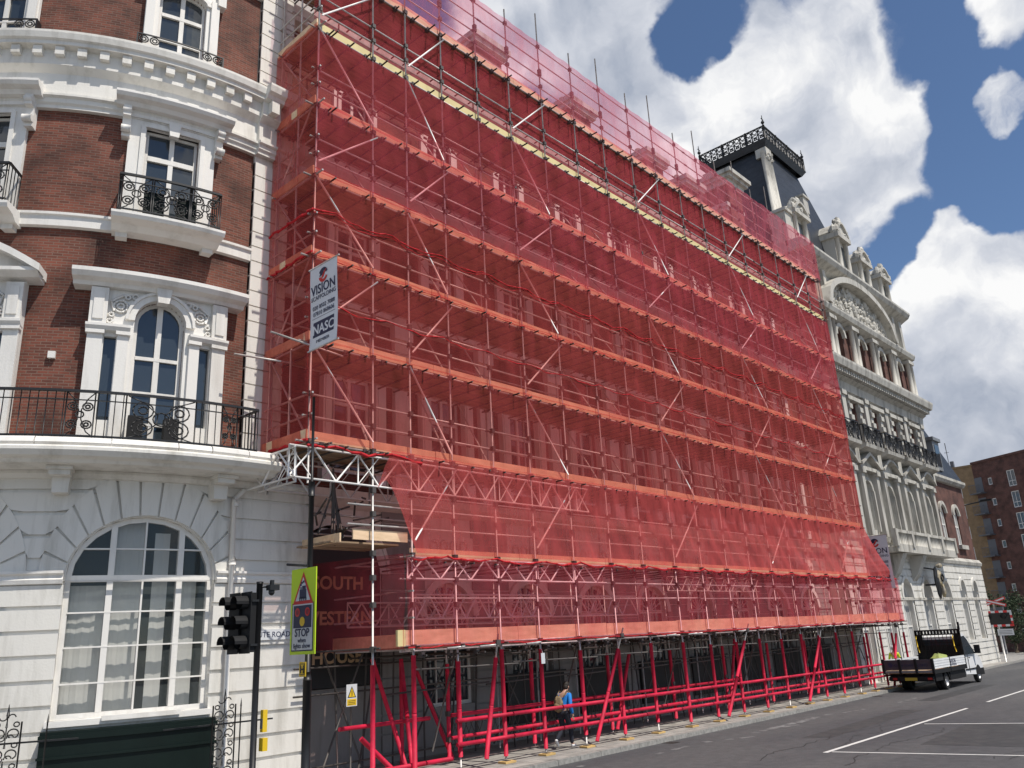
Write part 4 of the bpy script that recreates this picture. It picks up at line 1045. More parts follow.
# skirt between the lattice beams and the lower box (slanted ends)
def skirt(u,v):
    xl=11.85+(13.0-11.85)*(1-v); xr=42.4+3.0*(1-v)**1.3; x=xl+(xr-xl)*u
    zt=6.55+.95*min(1,max(0,(x-11.85)/.35)); 
    return (x,NY-.03+wv(u*32,v*2),5.1+(zt-5.1)*v)
netgrid(skirt,150,8,'netting','net_skirt','orange red net skirt slanting out at its right end')
netgrid(lambda u,v:(12.68+32.95*u, NY-.05+wv(u*33,v*2), 2.92+2.13*v- .0),150,8,'netting','net_box','crimson net round the low walkway box')
def sidex(x,z0,z1,y1,m,lab,y0=NY):
    netgrid(lambda u,v:(x+wv(u*3,v*3,.015),y0+(y1-y0)*u,z0+(z1-z0)*v),14,24,'netting',m,lab)
sidex(9.9,7.4,18.72,17.25,'net','net on the left return of the scaffold'); sidex(42.32,7.4,23.3,17.2,'net','net on the far return of the scaffold')
netgrid(lambda u,v:(12.6-.62*u+wv(u*3,v*3,.02),NY+(18.1-NY)*u,2.92+2.15*v),16,16,'netting','net_pink','net wrapped round the left end of the walkway box'); sidex(45.65,2.95,5.05,17.2,'net_box','net on the far end of the walkway box')
# gathered net edges: crumpled red rolls where sheets are tied
def roll(x0,x1,z,y=NY-.02,a=.05,rr=.035,sagz=.08,name='gathered_net'):
    s=MB(ident); x=x0; n=int((x1-x0)/.22); pts=[]
    for i in range(n+1):
        x=x0+(x1-x0)*i/n; pts.append((x,y+random.uniform(-.02,.02),z-sagz*abs(sin(x*PI/1.75))+random.uniform(-a,a)*.6))
    for i,(p,q) in enumerate(zip(pts,pts[1:])): s.tube(p,q,rr*random.uniform(.4,1.1),6,r2=rr*random.uniform(.4,1.1))
    s.build(name,[M['net_edge']],sc_)
roll(9.9,42.3,LZ[2]+1.25,a=.045,rr=.02,sagz=.14); roll(9.9,42.3,LZ[2]+1.2,a=.06,rr=.012,sagz=.2); roll(9.9,42.3,LZ[1]+1.0,a=.045,rr=.018,sagz=.12); roll(12.9,45.5,5.03,a=.06,rr=.035); roll(9.9,13.2,7.38,a=.07,rr=.045); roll(12.7,45.6,2.95,a=.03,rr=.02,sagz=.02); roll(9.9,42.3,LZ[2]-.05,a=.03,rr=.014,sagz=.02); roll(9.9,42.3,LZ[3]+.1,a=.03,rr=.012,sagz=.03)
s=MB(ident)
for z in (7.45,12.05,13.2):
    y=NY
    while y<17.1: s.tube((9.9,y,z+random.uniform(-.04,.04)),(9.9,y+.25,z+random.uniform(-.04,.04)),.03,6); y+=.22
s.build('gathered_net',[M['net_edge']],sc_)

# ------------------------------------------------------------------ banners
def ring_poly(r0,r1,a0,a1,n=16): 
    return [(r0*cos(a0+(a1-a0)*i/n),r0*sin(a0+(a1-a0)*i/n)) for i in range(n+1)],[(r1*cos(a0+(a1-a0)*i/n),r1*sin(a0+(a1-a0)*i/n)) for i in range(n+1)]
def banner(root,P,w,h):
    """P(u,v,d): u across, v up from the bottom, d toward the viewer"""
    k=w/1.0
    s=MB(P); n=6
    for i in range(n):
        z0,z1=h*i/n,h*(i+1)/n; s.face([(0,z0,0),(w,z0,0),(w,z1,0),(0,z1,0)]); s.face([(0,z0,-.008),(w,z0,-.008),(w,z1,-.008),(0,z1,-.008)])
    s.build('sheet',M['banner'],root)
    s=MB(P); s.tube((-.05,-.01,0),(w+.08,-.01,0),.02,8); s.build('rod',M['steel'],root); s=MB(P); s.tube((-.05,h,0),(w+.08,h,0),.02,8); s.build('rod',M['steel'],root)
    cx,cy=w*.5,h*.86; s=MB(P)
    for a0,a1,m in ((.3,2.7,0),(3.4,5.9,1)):
        A,B_=ring_poly(w*.1,w*.17,a0,a1)
        for i in range(len(A)-1): s.face([(cx+A[i][0],cy+A[i][1],.006),(cx+B_[i][0],cy+B_[i][1],.006),(cx+B_[i+1][0],cy+B_[i+1][1],.006),(cx+A[i+1][0],cy+A[i+1][1],.006)],m)
    s.face([(cx-w*.1,cy-w*.12,.007),(cx+w*.02,cy-w*.05,.007),(cx+w*.12,cy+w*.12,.007),(cx-w*.03,cy+w*.03,.007)],1)
    s.face([(cx-w*.14,cy-w*.02,.009),(cx-w*.02,cy+w*.0,.009),(cx+w*.06,cy+w*.14,.009),(cx-w*.08,cy+w*.1,.009)],0)
    s.build('logo',[M['navy'],M['redprint']],root)
    f=lambda y0:(lambda x,y,z:P(w*.5+x,h*y0+y,.006+z))
    text('lettering','VISION',.31*k,f(.655),M['navy'],root,sx=.92,bold=.004)
    text('lettering','SCAFFOLDING',.135*k,f(.585),M['navy'],root,sx=1.02)
    text('lettering','020 8502 7088',.135*k,f(.47),M['navy'],root,sx=1.0)
    text('lettering','07810 868606',.135*k,f(.395),M['navy'],root,sx=1.0)
    s=MB(P); s.face([(w*.08,h*.365,.005),(w*.92,h*.365,.005),(w*.92,h*.37,.005),(w*.08,h*.37,.005)]); s.face([(w*.12,h*.135,.005),(w*.88,h*.135,.005),(w*.88,h*.32,.005),(w*.12,h*.32,.005)]); s.build('logo_panel',M['navy'],root)
    text('lettering','NASC',.3*k,f(.17),M['banner'],root,bold=.006)
    text('lettering','MEMBER',.1*k,f(.06),M['navy'],root,sx=1.3)
bn=thing('company_banner','white VISION scaffolding banner hung from the left corner standard','banner',(10,15.2,9.5))
banner(bn,lambda u,v,d:(9.9-d+.02*sin(v*2.5),15.22-u,9.52+v),1.06,2.02)
bn=thing('company_banner','small white VISION banner beyond the far end of the netting','banner',(44.8,16.2,4.4))
banner(bn,lambda u,v,d:(44.7-d,16.3-u,4.55+v),1.3,2.7)

# ================================================================== STREET FURNITURE
# traffic signal seen from the side: two black heads with hoods facing left
ts=thing('traffic_signal','black traffic signal post with two hooded heads seen from the side','traffic light',(8.47,14.5,G(8.5)))
s=MB(ident); s.tube((8.47,14.5,G(8.5)),(8.47,14.5,4.27),.058,14); s.tube((8.47,14.5,4.27),(8.47,14.5,4.3),.065,12); s.tube((8.47,14.5,G(8.5)),(8.47,14.5,G(8.5)+.3),.08,14); s.build('pole',M['black'],ts)
def sig_head(x,y,z0):
    s=MB(ident); s.box(x-.06,x+.08,y-.17,y+.17,z0,z0+1.08); s.box(x-.075,x-.055,y-.19,y+.19,z0-.02,z0+1.1)
    h=s.build('signal_head',M['van_black'],ts)
    for k in range(3):
        zc_=z0+.18+.36*k; s=MB(ident); n=12
        for i in range(n):   # hood: open-bottomed tube
            a0=-.35*PI+1.7*PI*i/n;a1=-.35*PI+1.7*PI*(i+1)/n; rr=.13
            p=lambda a,xx,q:(xx,y+q*cos(a),zc_+q*sin(a))
            L0=.26 if 0<(a0+a1)/2<PI else .14
            s.face([p(a0,x-.07,rr),p(a1,x-.07,rr),p(a1,x-.07-L0,rr*.97),p(a0,x-.07-L0,rr*.97)],0,True)
            s.face([p(a0,x-.07,rr-.012),p(a1,x-.07,rr-.012),p(a1,x-.07-L0,rr*.97-.012),p(a0,x-.07-L0,rr*.97-.012)],0,True)
        s.build('hood',M['van_black'],h)
        s=MB(ident); s.lathe((x-.095,y,zc_),[(0,-.02),(.07,-.012),(.11,.01),(.115,.03)],14,0,0); s.build('lens',M['grey'],h)
    return h
sig_head(8.36,14.66,3.02); sig_head(8.3,14.98,3.02)
s=MB(ident)
for z in (3.15,3.95): s.tube((8.47,14.5,z),(8.35,15.2,z),.022,6); s.box(8.3,8.5,14.45,14.9,z-.02,z+.02)
s.build('bracket',M['black'],ts)
s=MB(ident); s.tube((8.47,14.5,4.2),(8.62,14.36,4.2),.02,6); s.box(8.55,8.75,14.25,14.4,4.13,4.23); s.blob((8.62,14.32,4.1),.06,.06,.07,0,5); s.box(8.6,8.66,14.3,14.36,4.2,4.32); s.build('detector',M['black'],ts)
pb=thing('push_button_unit','yellow crossing push button unit behind the traffic signal post','push button',(8.62,14.62,1.0))
s=MB(ident); s.box(8.57,8.66,14.37,14.46,1.62,2.0); s.box(8.57,8.67,14.35,14.48,1.3,1.52); s.build('box',M['yellow'],pb); s=MB(ident); s.box(8.56,8.568,14.38,14.45,1.68,1.85); s.build('panel',M['grey'],pb)
# level-crossing warning sign on black column
sp=thing('crossing_warning_sign','tall black column carrying a yellow-green train warning board reading STOP when lights show','road sign',(9.58,14.5,G(9.6)))
s=MB(ident); g=G(9.6); s.tube((9.58,14.5,g),(9.58,14.5,2.45),.085,16); s.tube((9.58,14.5,2.45),(9.58,14.5,2.6),.085,16,r2=.055); s.tube((9.58,14.5,2.6),(9.58,14.5,6.1),.055,14); s.tube((9.58,14.5,6.05),(9.58,14.5,6.35),.07,10); s.tube((9.45,14.4,4.62),(9.5,15.2,4.72),.03,6); s.tube((9.58,14.5,6.3),(9.58,14.5,8.2),.03,8)
s.build('column',M['black'],sp)
SPM=lambda y,z,d:(9.47-d,14.95-y,2.93+z)   # y to the right, z up, d toward viewer (-X)
W,H=.87,1.65
s=MB(lambda a,b,c:SPM(a,b,c)); 
def P4(mb,x0,x1,z0,z1,d,m=0): mb.face([(x0,z0,d),(x1,z0,d),(x1,z1,d),(x0,z1,d)],m)
def boxp(mb,x0,x1,z0,z1,d0,d1,m=0):
    P4(mb,x0,x1,z0,z1,d1,m);P4(mb,x0,x1,z0,z1,d0,m)
    for a,b in (((x0,z0),(x1,z0)),((x1,z0),(x1,z1)),((x1,z1),(x0,z1)),((x0,z1),(x0,z0))): mb.face([(a[0],a[1],d0),(b[0],b[1],d0),(b[0],b[1],d1),(a[0],a[1],d1)],m)
boxp(s,0,W,0,H,0,.02); bd=s.build('board',M['yellowgreen'],sp)
s=MB(SPM); tri=lambda k,cx=W/2,cz=H*.75-.03:[(cx-.36*k,cz-.26*k),(cx+.36*k,cz-.26*k),(cx,cz+.38*k)]
def tr3(k,d,m): s.face([(a,b,d) for a,b in tri(k)],m)
tr3(1,.024,0); tr3(.72,.028,1); s.build('warning_triangle',[M['redprint'],M['signwhite']],sp)
s=MB(SPM); c=W/2; b0=H*.75-.16
for q in ((c-.12,c+.12,b0+.0,b0+.16),(c-.03,c+.1,b0+.16,b0+.23),(c-.09,c-.05,b0+.16,b0+.21),(c-.13,c+.13,b0-.02,b0+.01)): P4(s,q[0],q[1],q[2],q[3],.031)
for k in range(4): P4(s,c-.12+k*.07,c-.08+k*.07,b0-.06,b0-.01,.031)
for k,(x_,z_) in enumerate(((c-.08,b0+.25),(c-.04,b0+.29),(c+.02,b0+.31))): P4(s,x_-.03,x_+.03,z_-.02,z_+.02,.031+.001*k)
s.build('train_symbol',M['navy'],sp)
s=MB(SPM); P4(s,.06,W-.06,.06,.98,.023,0); P4(s,.085,W-.085,.085,.955,.026,1); P4(s,.12,W-.12,.5,.93,.029,2); s.build('lower_panel',[M['navy'],M['signwhite'],M['navy']],sp)
s=MB(SPM)
def disc(cx,cz,r_,d,m): s.face([(cx+r_*cos(2*PI*k/18),cz+r_*sin(2*PI*k/18),d) for k in range(18)],m)
for a,b,rr,m in ((.26,.8,.085,0),(W-.26,.8,.085,0)): disc(a,b,rr,.032,0); disc(a,b,rr*.6,.034,1)
disc(W/2,.62,.09,.032,2); s.build('lamp_symbol',[M['redprint'],M['maroon'],M['yellow']],sp)
f=lambda zz:(lambda x,y,z:SPM(W/2+x,zz+y,.03+z))
text('lettering','STOP',.21,f(.34),M['navy'],sp,bold=.004); text('lettering','when',.13,f(.225),M['navy'],sp); text('lettering','lights show',.13,f(.12),M['navy'],sp)
hy=thing('hydrant_plate','small yellow H plate strapped to the black column','sign',(9.47,14.5,2.5))
HM=lambda y,z,d:(9.48-d,14.62-y,2.52+z); s=MB(HM); boxp(s,0,.22,0,.27,0,.012,0); P4(s,.03,.19,.03,.24,.016,1); P4(s,.045,.175,.045,.225,.018,0); s.build('plate',[M['yellow'],M['black']],hy)
text('lettering','H',.2,lambda x,y,z:HM(.11+x,.065+y,.02+z),M['black'],hy,bold=.006)
# small yellow and white warning notice on the scaffold corner
wn=thing('warning_notice','small white notice with yellow hazard triangle tied at the scaffold base','sign',(12.2,16.0,1.9))
q=fm; s=MB(ident); WNM=lambda x,z,d:(12.02+x,16.6-d,1.72+z)
s=MB(WNM); boxp(s,0,.3,0,.48,0,.01,0); P4(s,.02,.28,.02,.16,.013,1); s.face([(.03,.19,.013),(.27,.19,.013),(.15,.44,.013)],2); s.face([(.06,.205,.016),(.24,.205,.016),(.15,.40,.016)],1); P4(s,.14,.16,.25,.34,.019,2); P4(s,.14,.16,.222,.24,.019,2)
for k in range(3): P4(s,.05,.25,.045+k*.035,.055+k*.035,.016,2)
s.build('plate',[M['signwhite'],M['yellow'],M['black']],wn); s=MB(ident); s.tube((12.17,16.62,G(12)),(12.17,16.62,2.25),.02,6); s.build('stake',M['fitting'],wn)
tg=thing('inspection_tag','white paper inspection tag tied to a front standard','tag',(17.3,YF-.1,2.2))
s=MB(ident); s.box(17.27,17.42,YF-.13,YF-.12,2.35,2.62); s.tube((17.35,YF-.12,2.62),(17.4,YF,2.8),.006,4); s.build('card',M['signwhite'],tg)
# ornate street railings at the foot of the corner building
def street_rail(uc,lab,n=(-.75,-.4,.42,.75),hz=2.05):
    R_=thing('street_railing',lab,'railing',cyl(uc,1.15,G(8)))
    s=MB(cyl); g=.15
    for du in n: s.tube((uc+du,1.15,g),(uc+du,1.15,hz-.05),.014,5); s.tube((uc+du,1.15,hz-.05),(uc+du,1.15,hz+.1),.02,5,r2=.002)
    s.box(uc-1.0,uc+1.0,1.135,1.165,1.68,1.71); s.box(uc-1.0,uc+1.0,1.135,1.165,.35,.38)
    s.build('rail',M['black'],R_)
    s=MB(cyl)
    for x in (-.2,.2): s.tube((uc+x,1.15,g),(uc+x,1.15,hz),.016,5)
    s.tube((uc,1.15,1.75),(uc,1.15,hz+.2),.012,5); s.tube((uc,1.15,hz+.1),(uc,1.15,hz+.3),.03,6,r2=.003)
    for k in range(5):
        z=.5+k*.34
        for sx in (-1,1): s.ring(uc+sx*.095,1.15,z,.075,.012,k=12,a0=-1.2,a1=4.2); s.ring(uc+sx*.13,1.15,z+.15,.04,.012,k=8); s.ring(uc+sx*.06,1.15,z+.27,.05,.011,k=8,a0=1.6*(1-sx),a1=1.6*(1-sx)+3.4)
        s.blob(cyl(uc,1.15,z+.17),.03,.03,.05,0,4) if False else s.tube((uc,1.15,z+.1),(uc,1.15,z+.24),.022,5,r2=.006)
    s.build('ornate_panel',M['black'],R_)
street_rail(-.45,'ornate black iron railing right of the green panel',n=(.3,.62)); street_rail(-3.68,'ornate black iron railing left of the green panel',n=(-1.0,-.6,.55))
# level-crossing signal
xs=thing('level_crossing_signal','red and white crossbuck above a black lamp board on a pale post','crossing signal',(70.5,16.9,G(70)))
XM=lambda y,z,d:(70.5-d,16.9-y,z); g=G(70)
s=MB(ident); s.tube((70.5,16.9,g),(70.5,16.9,3.9),.07,10); s.build('post',M['steel'],xs)
s=MB(XM); boxp(s,-.95,.95,2.25,3.15,.08,.16,0); bk_=s.build('lamp_board',M['black'],xs)
s=MB(XM); k=0
def bs(x0,x1,z0,z1):
    global k; boxp(s,x0,x1,z0,z1,.165,.18,k%2); k+=1
for i in range(8): bs(-1.08+i*.27,-1.08+(i+1)*.27,3.1,3.25)
for i in range(4): bs(.95,1.08,2.3+i*.2,2.5+i*.2)
for i in range(8): bs(1.08-(i+1)*.27,1.08-i*.27,2.12,2.27)
for i in range(4): bs(-1.08,-.95,2.3+i*.2,2.5+i*.2)
s.build('striped_border',[M['redprint'],M['signwhite']],bk_)
s=MB(XM)
for x in (-.5,.5):
    n=14
    for i in range(n): 
        a,b=2*PI*i/n,2*PI*(i+1)/n; s.face([(x+.17*cos(a),2.85+.17*sin(a),.17),(x+.17*cos(b),2.85+.17*sin(b),.17),(x+.17*cos(b),2.85+.17*sin(b),.3),(x+.17*cos(a),2.85+.17*sin(a),.3)])
s.build('lamp_hood',M['van_black'],bk_)
s=MB(XM)
def plank(a,b,w,d,m=0,n=6):
    a=Vector(a);b=Vector(b);ax=(b-a)/n;nr=Vector((-ax.y,ax.x)).normalized()*w
    for i in range(n):
        p=a+ax*i;q=a+ax*(i+1); mm_=0 if i in (0,n-1,1,n-2) and True else 1
        s.face([(p.x-nr.x,p.y-nr.y,d),(q.x-nr.x,q.y-nr.y,d),(q.x+nr.x,q.y+nr.y,d),(p.x+nr.x,p.y+nr.y,d)],0)
    p=a+ax*.25;q=b-ax*.25; nr=nr*.45; s.face([(p.x-nr.x,p.y-nr.y,d+.01),(q.x-nr.x,q.y-nr.y,d+.01),(q.x+nr.x,q.y+nr.y,d+.01),(p.x+nr.x,p.y+nr.y,d+.01)],1)
plank((-.85,3.6),(.85,4.15),.11,.1); plank((-.85,4.15),(.85,3.6),.11,.14)
s.build('crossbuck',[M['redprint'],M['signwhite']],xs)
s=MB(XM); boxp(s,-.1,.95,1.5,1.95,.1,.12,0); 
for i in range(3): P4(s,.0,.85,1.6+i*.1,1.63+i*.1,.125,1)
s.build('notice_plate',[M['signwhite'],M['grey']],xs)
# tall street lamp beyond the mansion
sl=thing('street_lamp','tall thin black street lamp beside the tan flats','street lamp',(72,18.,G(72)))
s=MB(ident); s.tube((72,18.0,G(72)),(72,18,11.4),.12,8,r2=.07); s.tube((72,18,11.35),(72,16.3,11.5),.05,8); s.box(71.85,72.15,15.8,16.6,11.45,11.6); s.build('column',M['black'],sl)
for i,(x,y,h) in enumerate(((86,20.4,3.6),(92,24,5.2))):
    q=thing('signal_post',('short grey post' if i==0 else 'grey relay post')+' in the shade beyond the crossing','post',(x,y,G(x))); s=MB(ident); s.tube((x,y,G(x)),(x,y,h),.09,8); s.box(x-.3,x+.1,y-.5,y+.5,h-1.2,h); s.box(x-.34,x-.3,y-.3,y+.3,h-.9,h-.3); s.build('post',M['grey'],q)

# ================================================================== TRUCK
tk=thing('tipper_truck','white and black dropside scaffolding truck parked at the kerb','truck',(43.5,14.05,G(43.5)-.12))
g0=G(43.5)-.12; TY=14.05
T=lambda x,y,z:(43.5+x*1.06,TY+y*1.03,g0+z*1.09-.008*x)
Wd=1.06
s=MB(T); s.box(-1.5,5.0,-.4,-.3,.55,.72); s.box(-1.5,5.0,.3,.4,.55,.72); s.box(-1.55,-1.45,-.9,.9,.45,.6); s.box(-.2,.2,-.5,.5,.4,.6); s.box(-1.5,-.55,-.98,.98,.42,.7); s.box(.55,2.85,-.98,.98,.36,.7); s.box(1.2,2.2,-.95,-.45,.35,.7); s.box(1.2,2.2,.5,.95,.35,.7); s.build('chassis_with_shadow_fill',M['van_black'],tk)  # frame rails, plus black boxes added for the shadow under the bed
s=MB(T); s.box(-1.8,2.9,-Wd,Wd,.74,.86); s.box(-1.82,2.9,-Wd-.02,-Wd,.72,.88,1); s.box(-1.82,2.9,Wd,Wd+.02,.72,.88,1)
s.build('load_bed',[M['deck'],M['van_black']],tk)
def dropside(y,nm):
    s=MB(T); s.box(-1.74,2.86,y-.02,y+.02,.92,1.3,0)
    for k in range(4): s.box(-1.74,2.86,y-.03,y+.03,.92+k*.1,.94+k*.1,0)
    for x in (-1.78,.5,2.84): s.box(x-.05,x+.05,y-.035,y+.035,.72,1.34,1)
    return s.build('dropside',[M['van_white'],M['van_black']],tk)
dR=dropside(-Wd,'r'); dropside(Wd,'l')
text('lettering','VISION',.26,lambda x,y,z:T(.9+x,-Wd-.035-z,1.05+y),M['navy'],dR); text('lettering','SCAFFOLDING',.12,lambda x,y,z:T(.9+x,-Wd-.035-z,.95+y),M['navy'],dR,sx=1.2)
s=MB(T); s.box(-1.86,-1.8,-Wd,Wd,.9,1.3,0); s.box(-1.88,-1.8,-Wd,Wd,.78,.86,1)
for y in (-Wd,-.35,.35,Wd): s.box(-1.9,-1.78,y-.05,y+.05,.75,1.33,2)
tb=s.build('tailboard',[M['tailboard'],M['lead'],M['van_black']],tk)
RM=lambda x,y,z:T(-1.87-z,-x,1.03+y)
text('lettering','VISION SCAFFOLDING',.15,lambda x,y,z:RM(x+.1,y,z),M['navy'],tb)
s=MB(T); 
for k in range(10): a,b=2*PI*k/10,2*PI*(k+1)/10; s.face([(-1.875,.75,1.1),(-1.875,.75+.1*cos(a),1.1+.1*sin(a)),(-1.875,.75+.1*cos(b),1.1+.1*sin(b))])
s.build('logo',M['navy'],tb)
s=MB(T); s.box(-1.7,-1.6,-.95,.95,.45,.62,0); s.build('rear_bumper',M['van_black'],tk)
s=MB(T); s.box(-1.73,-1.7,-.26,.26,.46,.58); s.build('number_plate',M['plate'],tk)
for y in (-.75,.75):
    s=MB(T); s.box(-1.76,-1.7,y-.2,y+.2,.47,.6,1); s.box(-1.78,-1.75,y-.17,y+.02,.49,.58,0); s.build('tail_lamp',[M['redlens'],M['van_black']],tk)
# headboard: mesh panel, perforated top, side strobes
s=MB(T); s.box(2.9,2.97,-Wd,-Wd+.08,.86,2.55); s.box(2.9,2.97,Wd-.08,Wd,.86,2.45); s.box(2.9,2.97,-Wd,Wd,.86,1.15); s.box(2.9,2.97,-Wd,Wd,2.2,2.26); s.box(2.9,2.97,-Wd,Wd,2.38,2.45)
for k in range(14): y=-Wd+.08+k*(2*Wd-.08)/13.5; s.box(2.9,2.97,y-.03,y+.055,2.26,2.38)
for k in range(12): y=-Wd+.1+k*.18; s.box(2.92,2.95,y-.008,y+.008,1.15,2.2)
s.box(2.92,2.95,-Wd,Wd,1.5,1.53); s.box(2.92,2.95,-Wd,Wd,1.85,1.88); s.box(2.88,2.99,-Wd-.02,-Wd+.05,2.4,2.75)
s.box(2.975,2.99,-Wd+.05,Wd-.05,.9,1.75); s.box(2.975,2.99,-Wd+.05,-.72,1.7,2.25); s.box(2.975,2.99,.72,Wd-.05,1.7,2.25)
s.build('headboard',M['van_black'],tk)
for y in (-.72,.98):
    s=MB(T); s.path([(2.86,y,2.2),(2.8,y,2.05),(2.78,y-.02,1.7),(2.82,y-.05,1.45)],.022,6); s.build('grab_strap',M['yellow'],tk)
# cab
s=MB(T)
side=[(3.05,.45),(3.05,2.12),(3.25,2.25),(4.2,2.22),(4.55,2.02),(5.15,1.28),(5.75,1.08),(5.95,.8),(5.98,.4),(5.3,.36),(5.3,.36)]
side=side[:-1]
def arch_cut(mb,y): pass
ins=lambda z: .95 if z<1.3 else .95-(z-1.3)*.17
for y in (-1,1):
    s.face([(x,y*ins(z),z) for x,z in side],0)
for i in range(len(side)):
    (a,b),(c,d)=side[i],side[(i+1)%len(side)]; s.face([(a,-ins(b),b),(a,ins(b),b),(c,ins(d),d),(c,-ins(d),d)],0)
cab=s.build('cab',M['van_white'],tk)
bv=cab.modifiers.new('bevel','BEVEL'); bv.width=.04; bv.segments=2
s=MB(T)
s.face([(4.52,-.8,2.0),(4.52,.8,2.0),(5.1,.88,1.32),(5.1,-.88,1.32)]) ; s2=MB(T); s2.face([(4.6,-.74,1.96),(4.6,.74,1.96),(5.17,.84,1.3),(5.17,-.84,1.3)]); s2.build('windscreen',M['glass'],cab)
for y in (-1,1):
    s=MB(T); P_=[(3.1,1.3),(3.1,2.06),(4.25,2.12),(4.5,1.95),(5.05,1.3)]; s.face([(x,y*(ins(z)+.012),z) for x,z in P_]); s.build('side_window',M['glass'],cab)
    s=MB(T); s.box(4.85,5.0,y*1.0-.02,y*1.0+.02,1.3,1.36); s.box(4.86,5.02,min(y*1.0,y*1.24),max(y*1.0,y*1.24),1.3,1.68); s.build('mirror',M['van_black'],cab)
    s=MB(T); s.box(3.72,3.74,min(y*.94,y*.962),max(y*.94,y*.962),.5,1.32); s.box(3.85,4.02,min(y*.95,y*.98),max(y*.95,y*.98),1.12,1.16); s.box(3.1,5.0,min(y*.94,y*.965),max(y*.94,y*.965),.62,.68); s.build('door_trim',M['van_black'],cab)
    s=MB(T); s.box(5.6,5.9,y*.7-.2,y*.7+.2,.86,1.06); s.build('headlight',M['signwhite'],cab)
s=MB(T); s.box(3.03,3.06,-.8,.8,1.4,2.0); s.build('rear_window',M['glass'],cab)
s=MB(T); s.box(5.3,6.02,-.96,.96,.32,.62); s.build('front_bumper',M['van_black'],cab)
def wheel(x,y,w=.2,out=1,dual=False):
    s=MB(T); r_=.35; s.lathe((x,y,r_),[(.2,-w/2),(.32,-w/2),(.35,-w/2+.03),(.35,w/2-.03),(.32,w/2),(.2,w/2)],22,0,1); o=s.build('wheel',M['tyre'],tk)
    s=MB(T); s.lathe((x,y,r_),[(0,out*w*.15),(.07,out*w*.35),(.09,out*w*.1),(.17,out*w*.12),(.205,out*w*.5)],18,0,1)
    for k in range(6): a=2*PI*k/6; s.tube((x+.12*cos(a),y+out*w*.1,r_+.12*sin(a)),(x+.12*cos(a),y+out*w*.28,r_+.12*sin(a)),.015,5)
    s.build('rim',M['rim'],o)
for y in (-.86,-.64,.64,.86): wheel(0,y,.19,-1 if y<0 else 1)
for y in (-.84,.84): wheel(5.1,y,.2,-1 if y<0 else 1)
for y in (-1,1):
    s=MB(T); A=[(0+.44*cos(PI*k/10),.36+.42*sin(PI*k/10)) for k in range(11)]
    for p,q in zip(A,A[1:]): s.face([(p[0],y*.5,p[1]),(q[0],y*.5,q[1]),(q[0],y*1.0,q[1]),(p[0],y*1.0,p[1])]); s.face([(p[0],y*1.0,p[1]),(q[0],y*1.0,q[1]),(q[0]*.86,y*1.0,q[1]-.05),(p[0]*.86,y*1.0,p[1]-.05)])
    s.build('mudguard',M['van_black'],tk)
    s=MB(T); n=14; A=[(5.1+.44*cos(PI*k/n),.35+.44*sin(PI*k/n)) for k in range(n+1)]; s.face([(x,y*.957,z) for x,z in A]); s.build('wheel_arch',M['van_black'],cab)
lb=thing('green_load_bag','lime green domed bag lying in the truck bed behind the white side','bag',T(.6,-.5,.87)); s=MB(T); s.blob((1.0,-.5,1.12),.6,.4,.33,0,8,.09); s.build('bag',mat('olive_lime_tarpaulin',(.34,.4,.1),.7,col2=(.2,.24,.08),nscale=4),lb)
ld=thing('tube_bundle','bundle of dark scaffold tubes lying in the truck bed','tubes',T(0,.3,.87)); s=MB(T)
for k in range(16): y=.1+random.random()*.8; z=.9+random.random()*.22; s.tube((-1.6,y,z),(2.7,y+random.uniform(-.05,.05),z),.024,6)
s.build('tubes',M['fitting'],ld)

# ================================================================== PEOPLE
def skin(name,V,Ed,Rr,m,parent,mp,sub=2,root=0):
    me=bpy.data.meshes.new(name+'_tmp'); me.from_pydata([mp(*v) for v in V],Ed,[]); ob=bpy.data.objects.new(name+'_tmp',me); COL.objects.link(ob)
    md=ob.modifiers.new('s','SKIN'); md.use_smooth_shade=True
    for i,rr in enumerate(Rr): me.skin_vertices[0].data[i].radius=rr if isinstance(rr,tuple) else (rr,rr)
    for i in range(len(V)): me.skin_vertices[0].data[i].use_root=(i==root)
    sb_=ob.modifiers.new('d','SUBSURF'); sb_.levels=sub; sb_.render_levels=sub
    dg=bpy.context.evaluated_depsgraph_get(); dg.update(); m2=bpy.data.meshes.new_from_object(ob.evaluated_get(dg)); bpy.data.objects.remove(ob)
    off=Vector(parent['_o']); 
    for v in m2.vertices: v.co-=off
    m2.materials.clear(); m2.materials.append(M[m])
    for p in m2.polygons: p.use_smooth=True; p.material_index=0
    o=bpy.data.objects.new(name,m2); COL.objects.link(o); o.parent=parent; o['_o']=tuple(off); return o
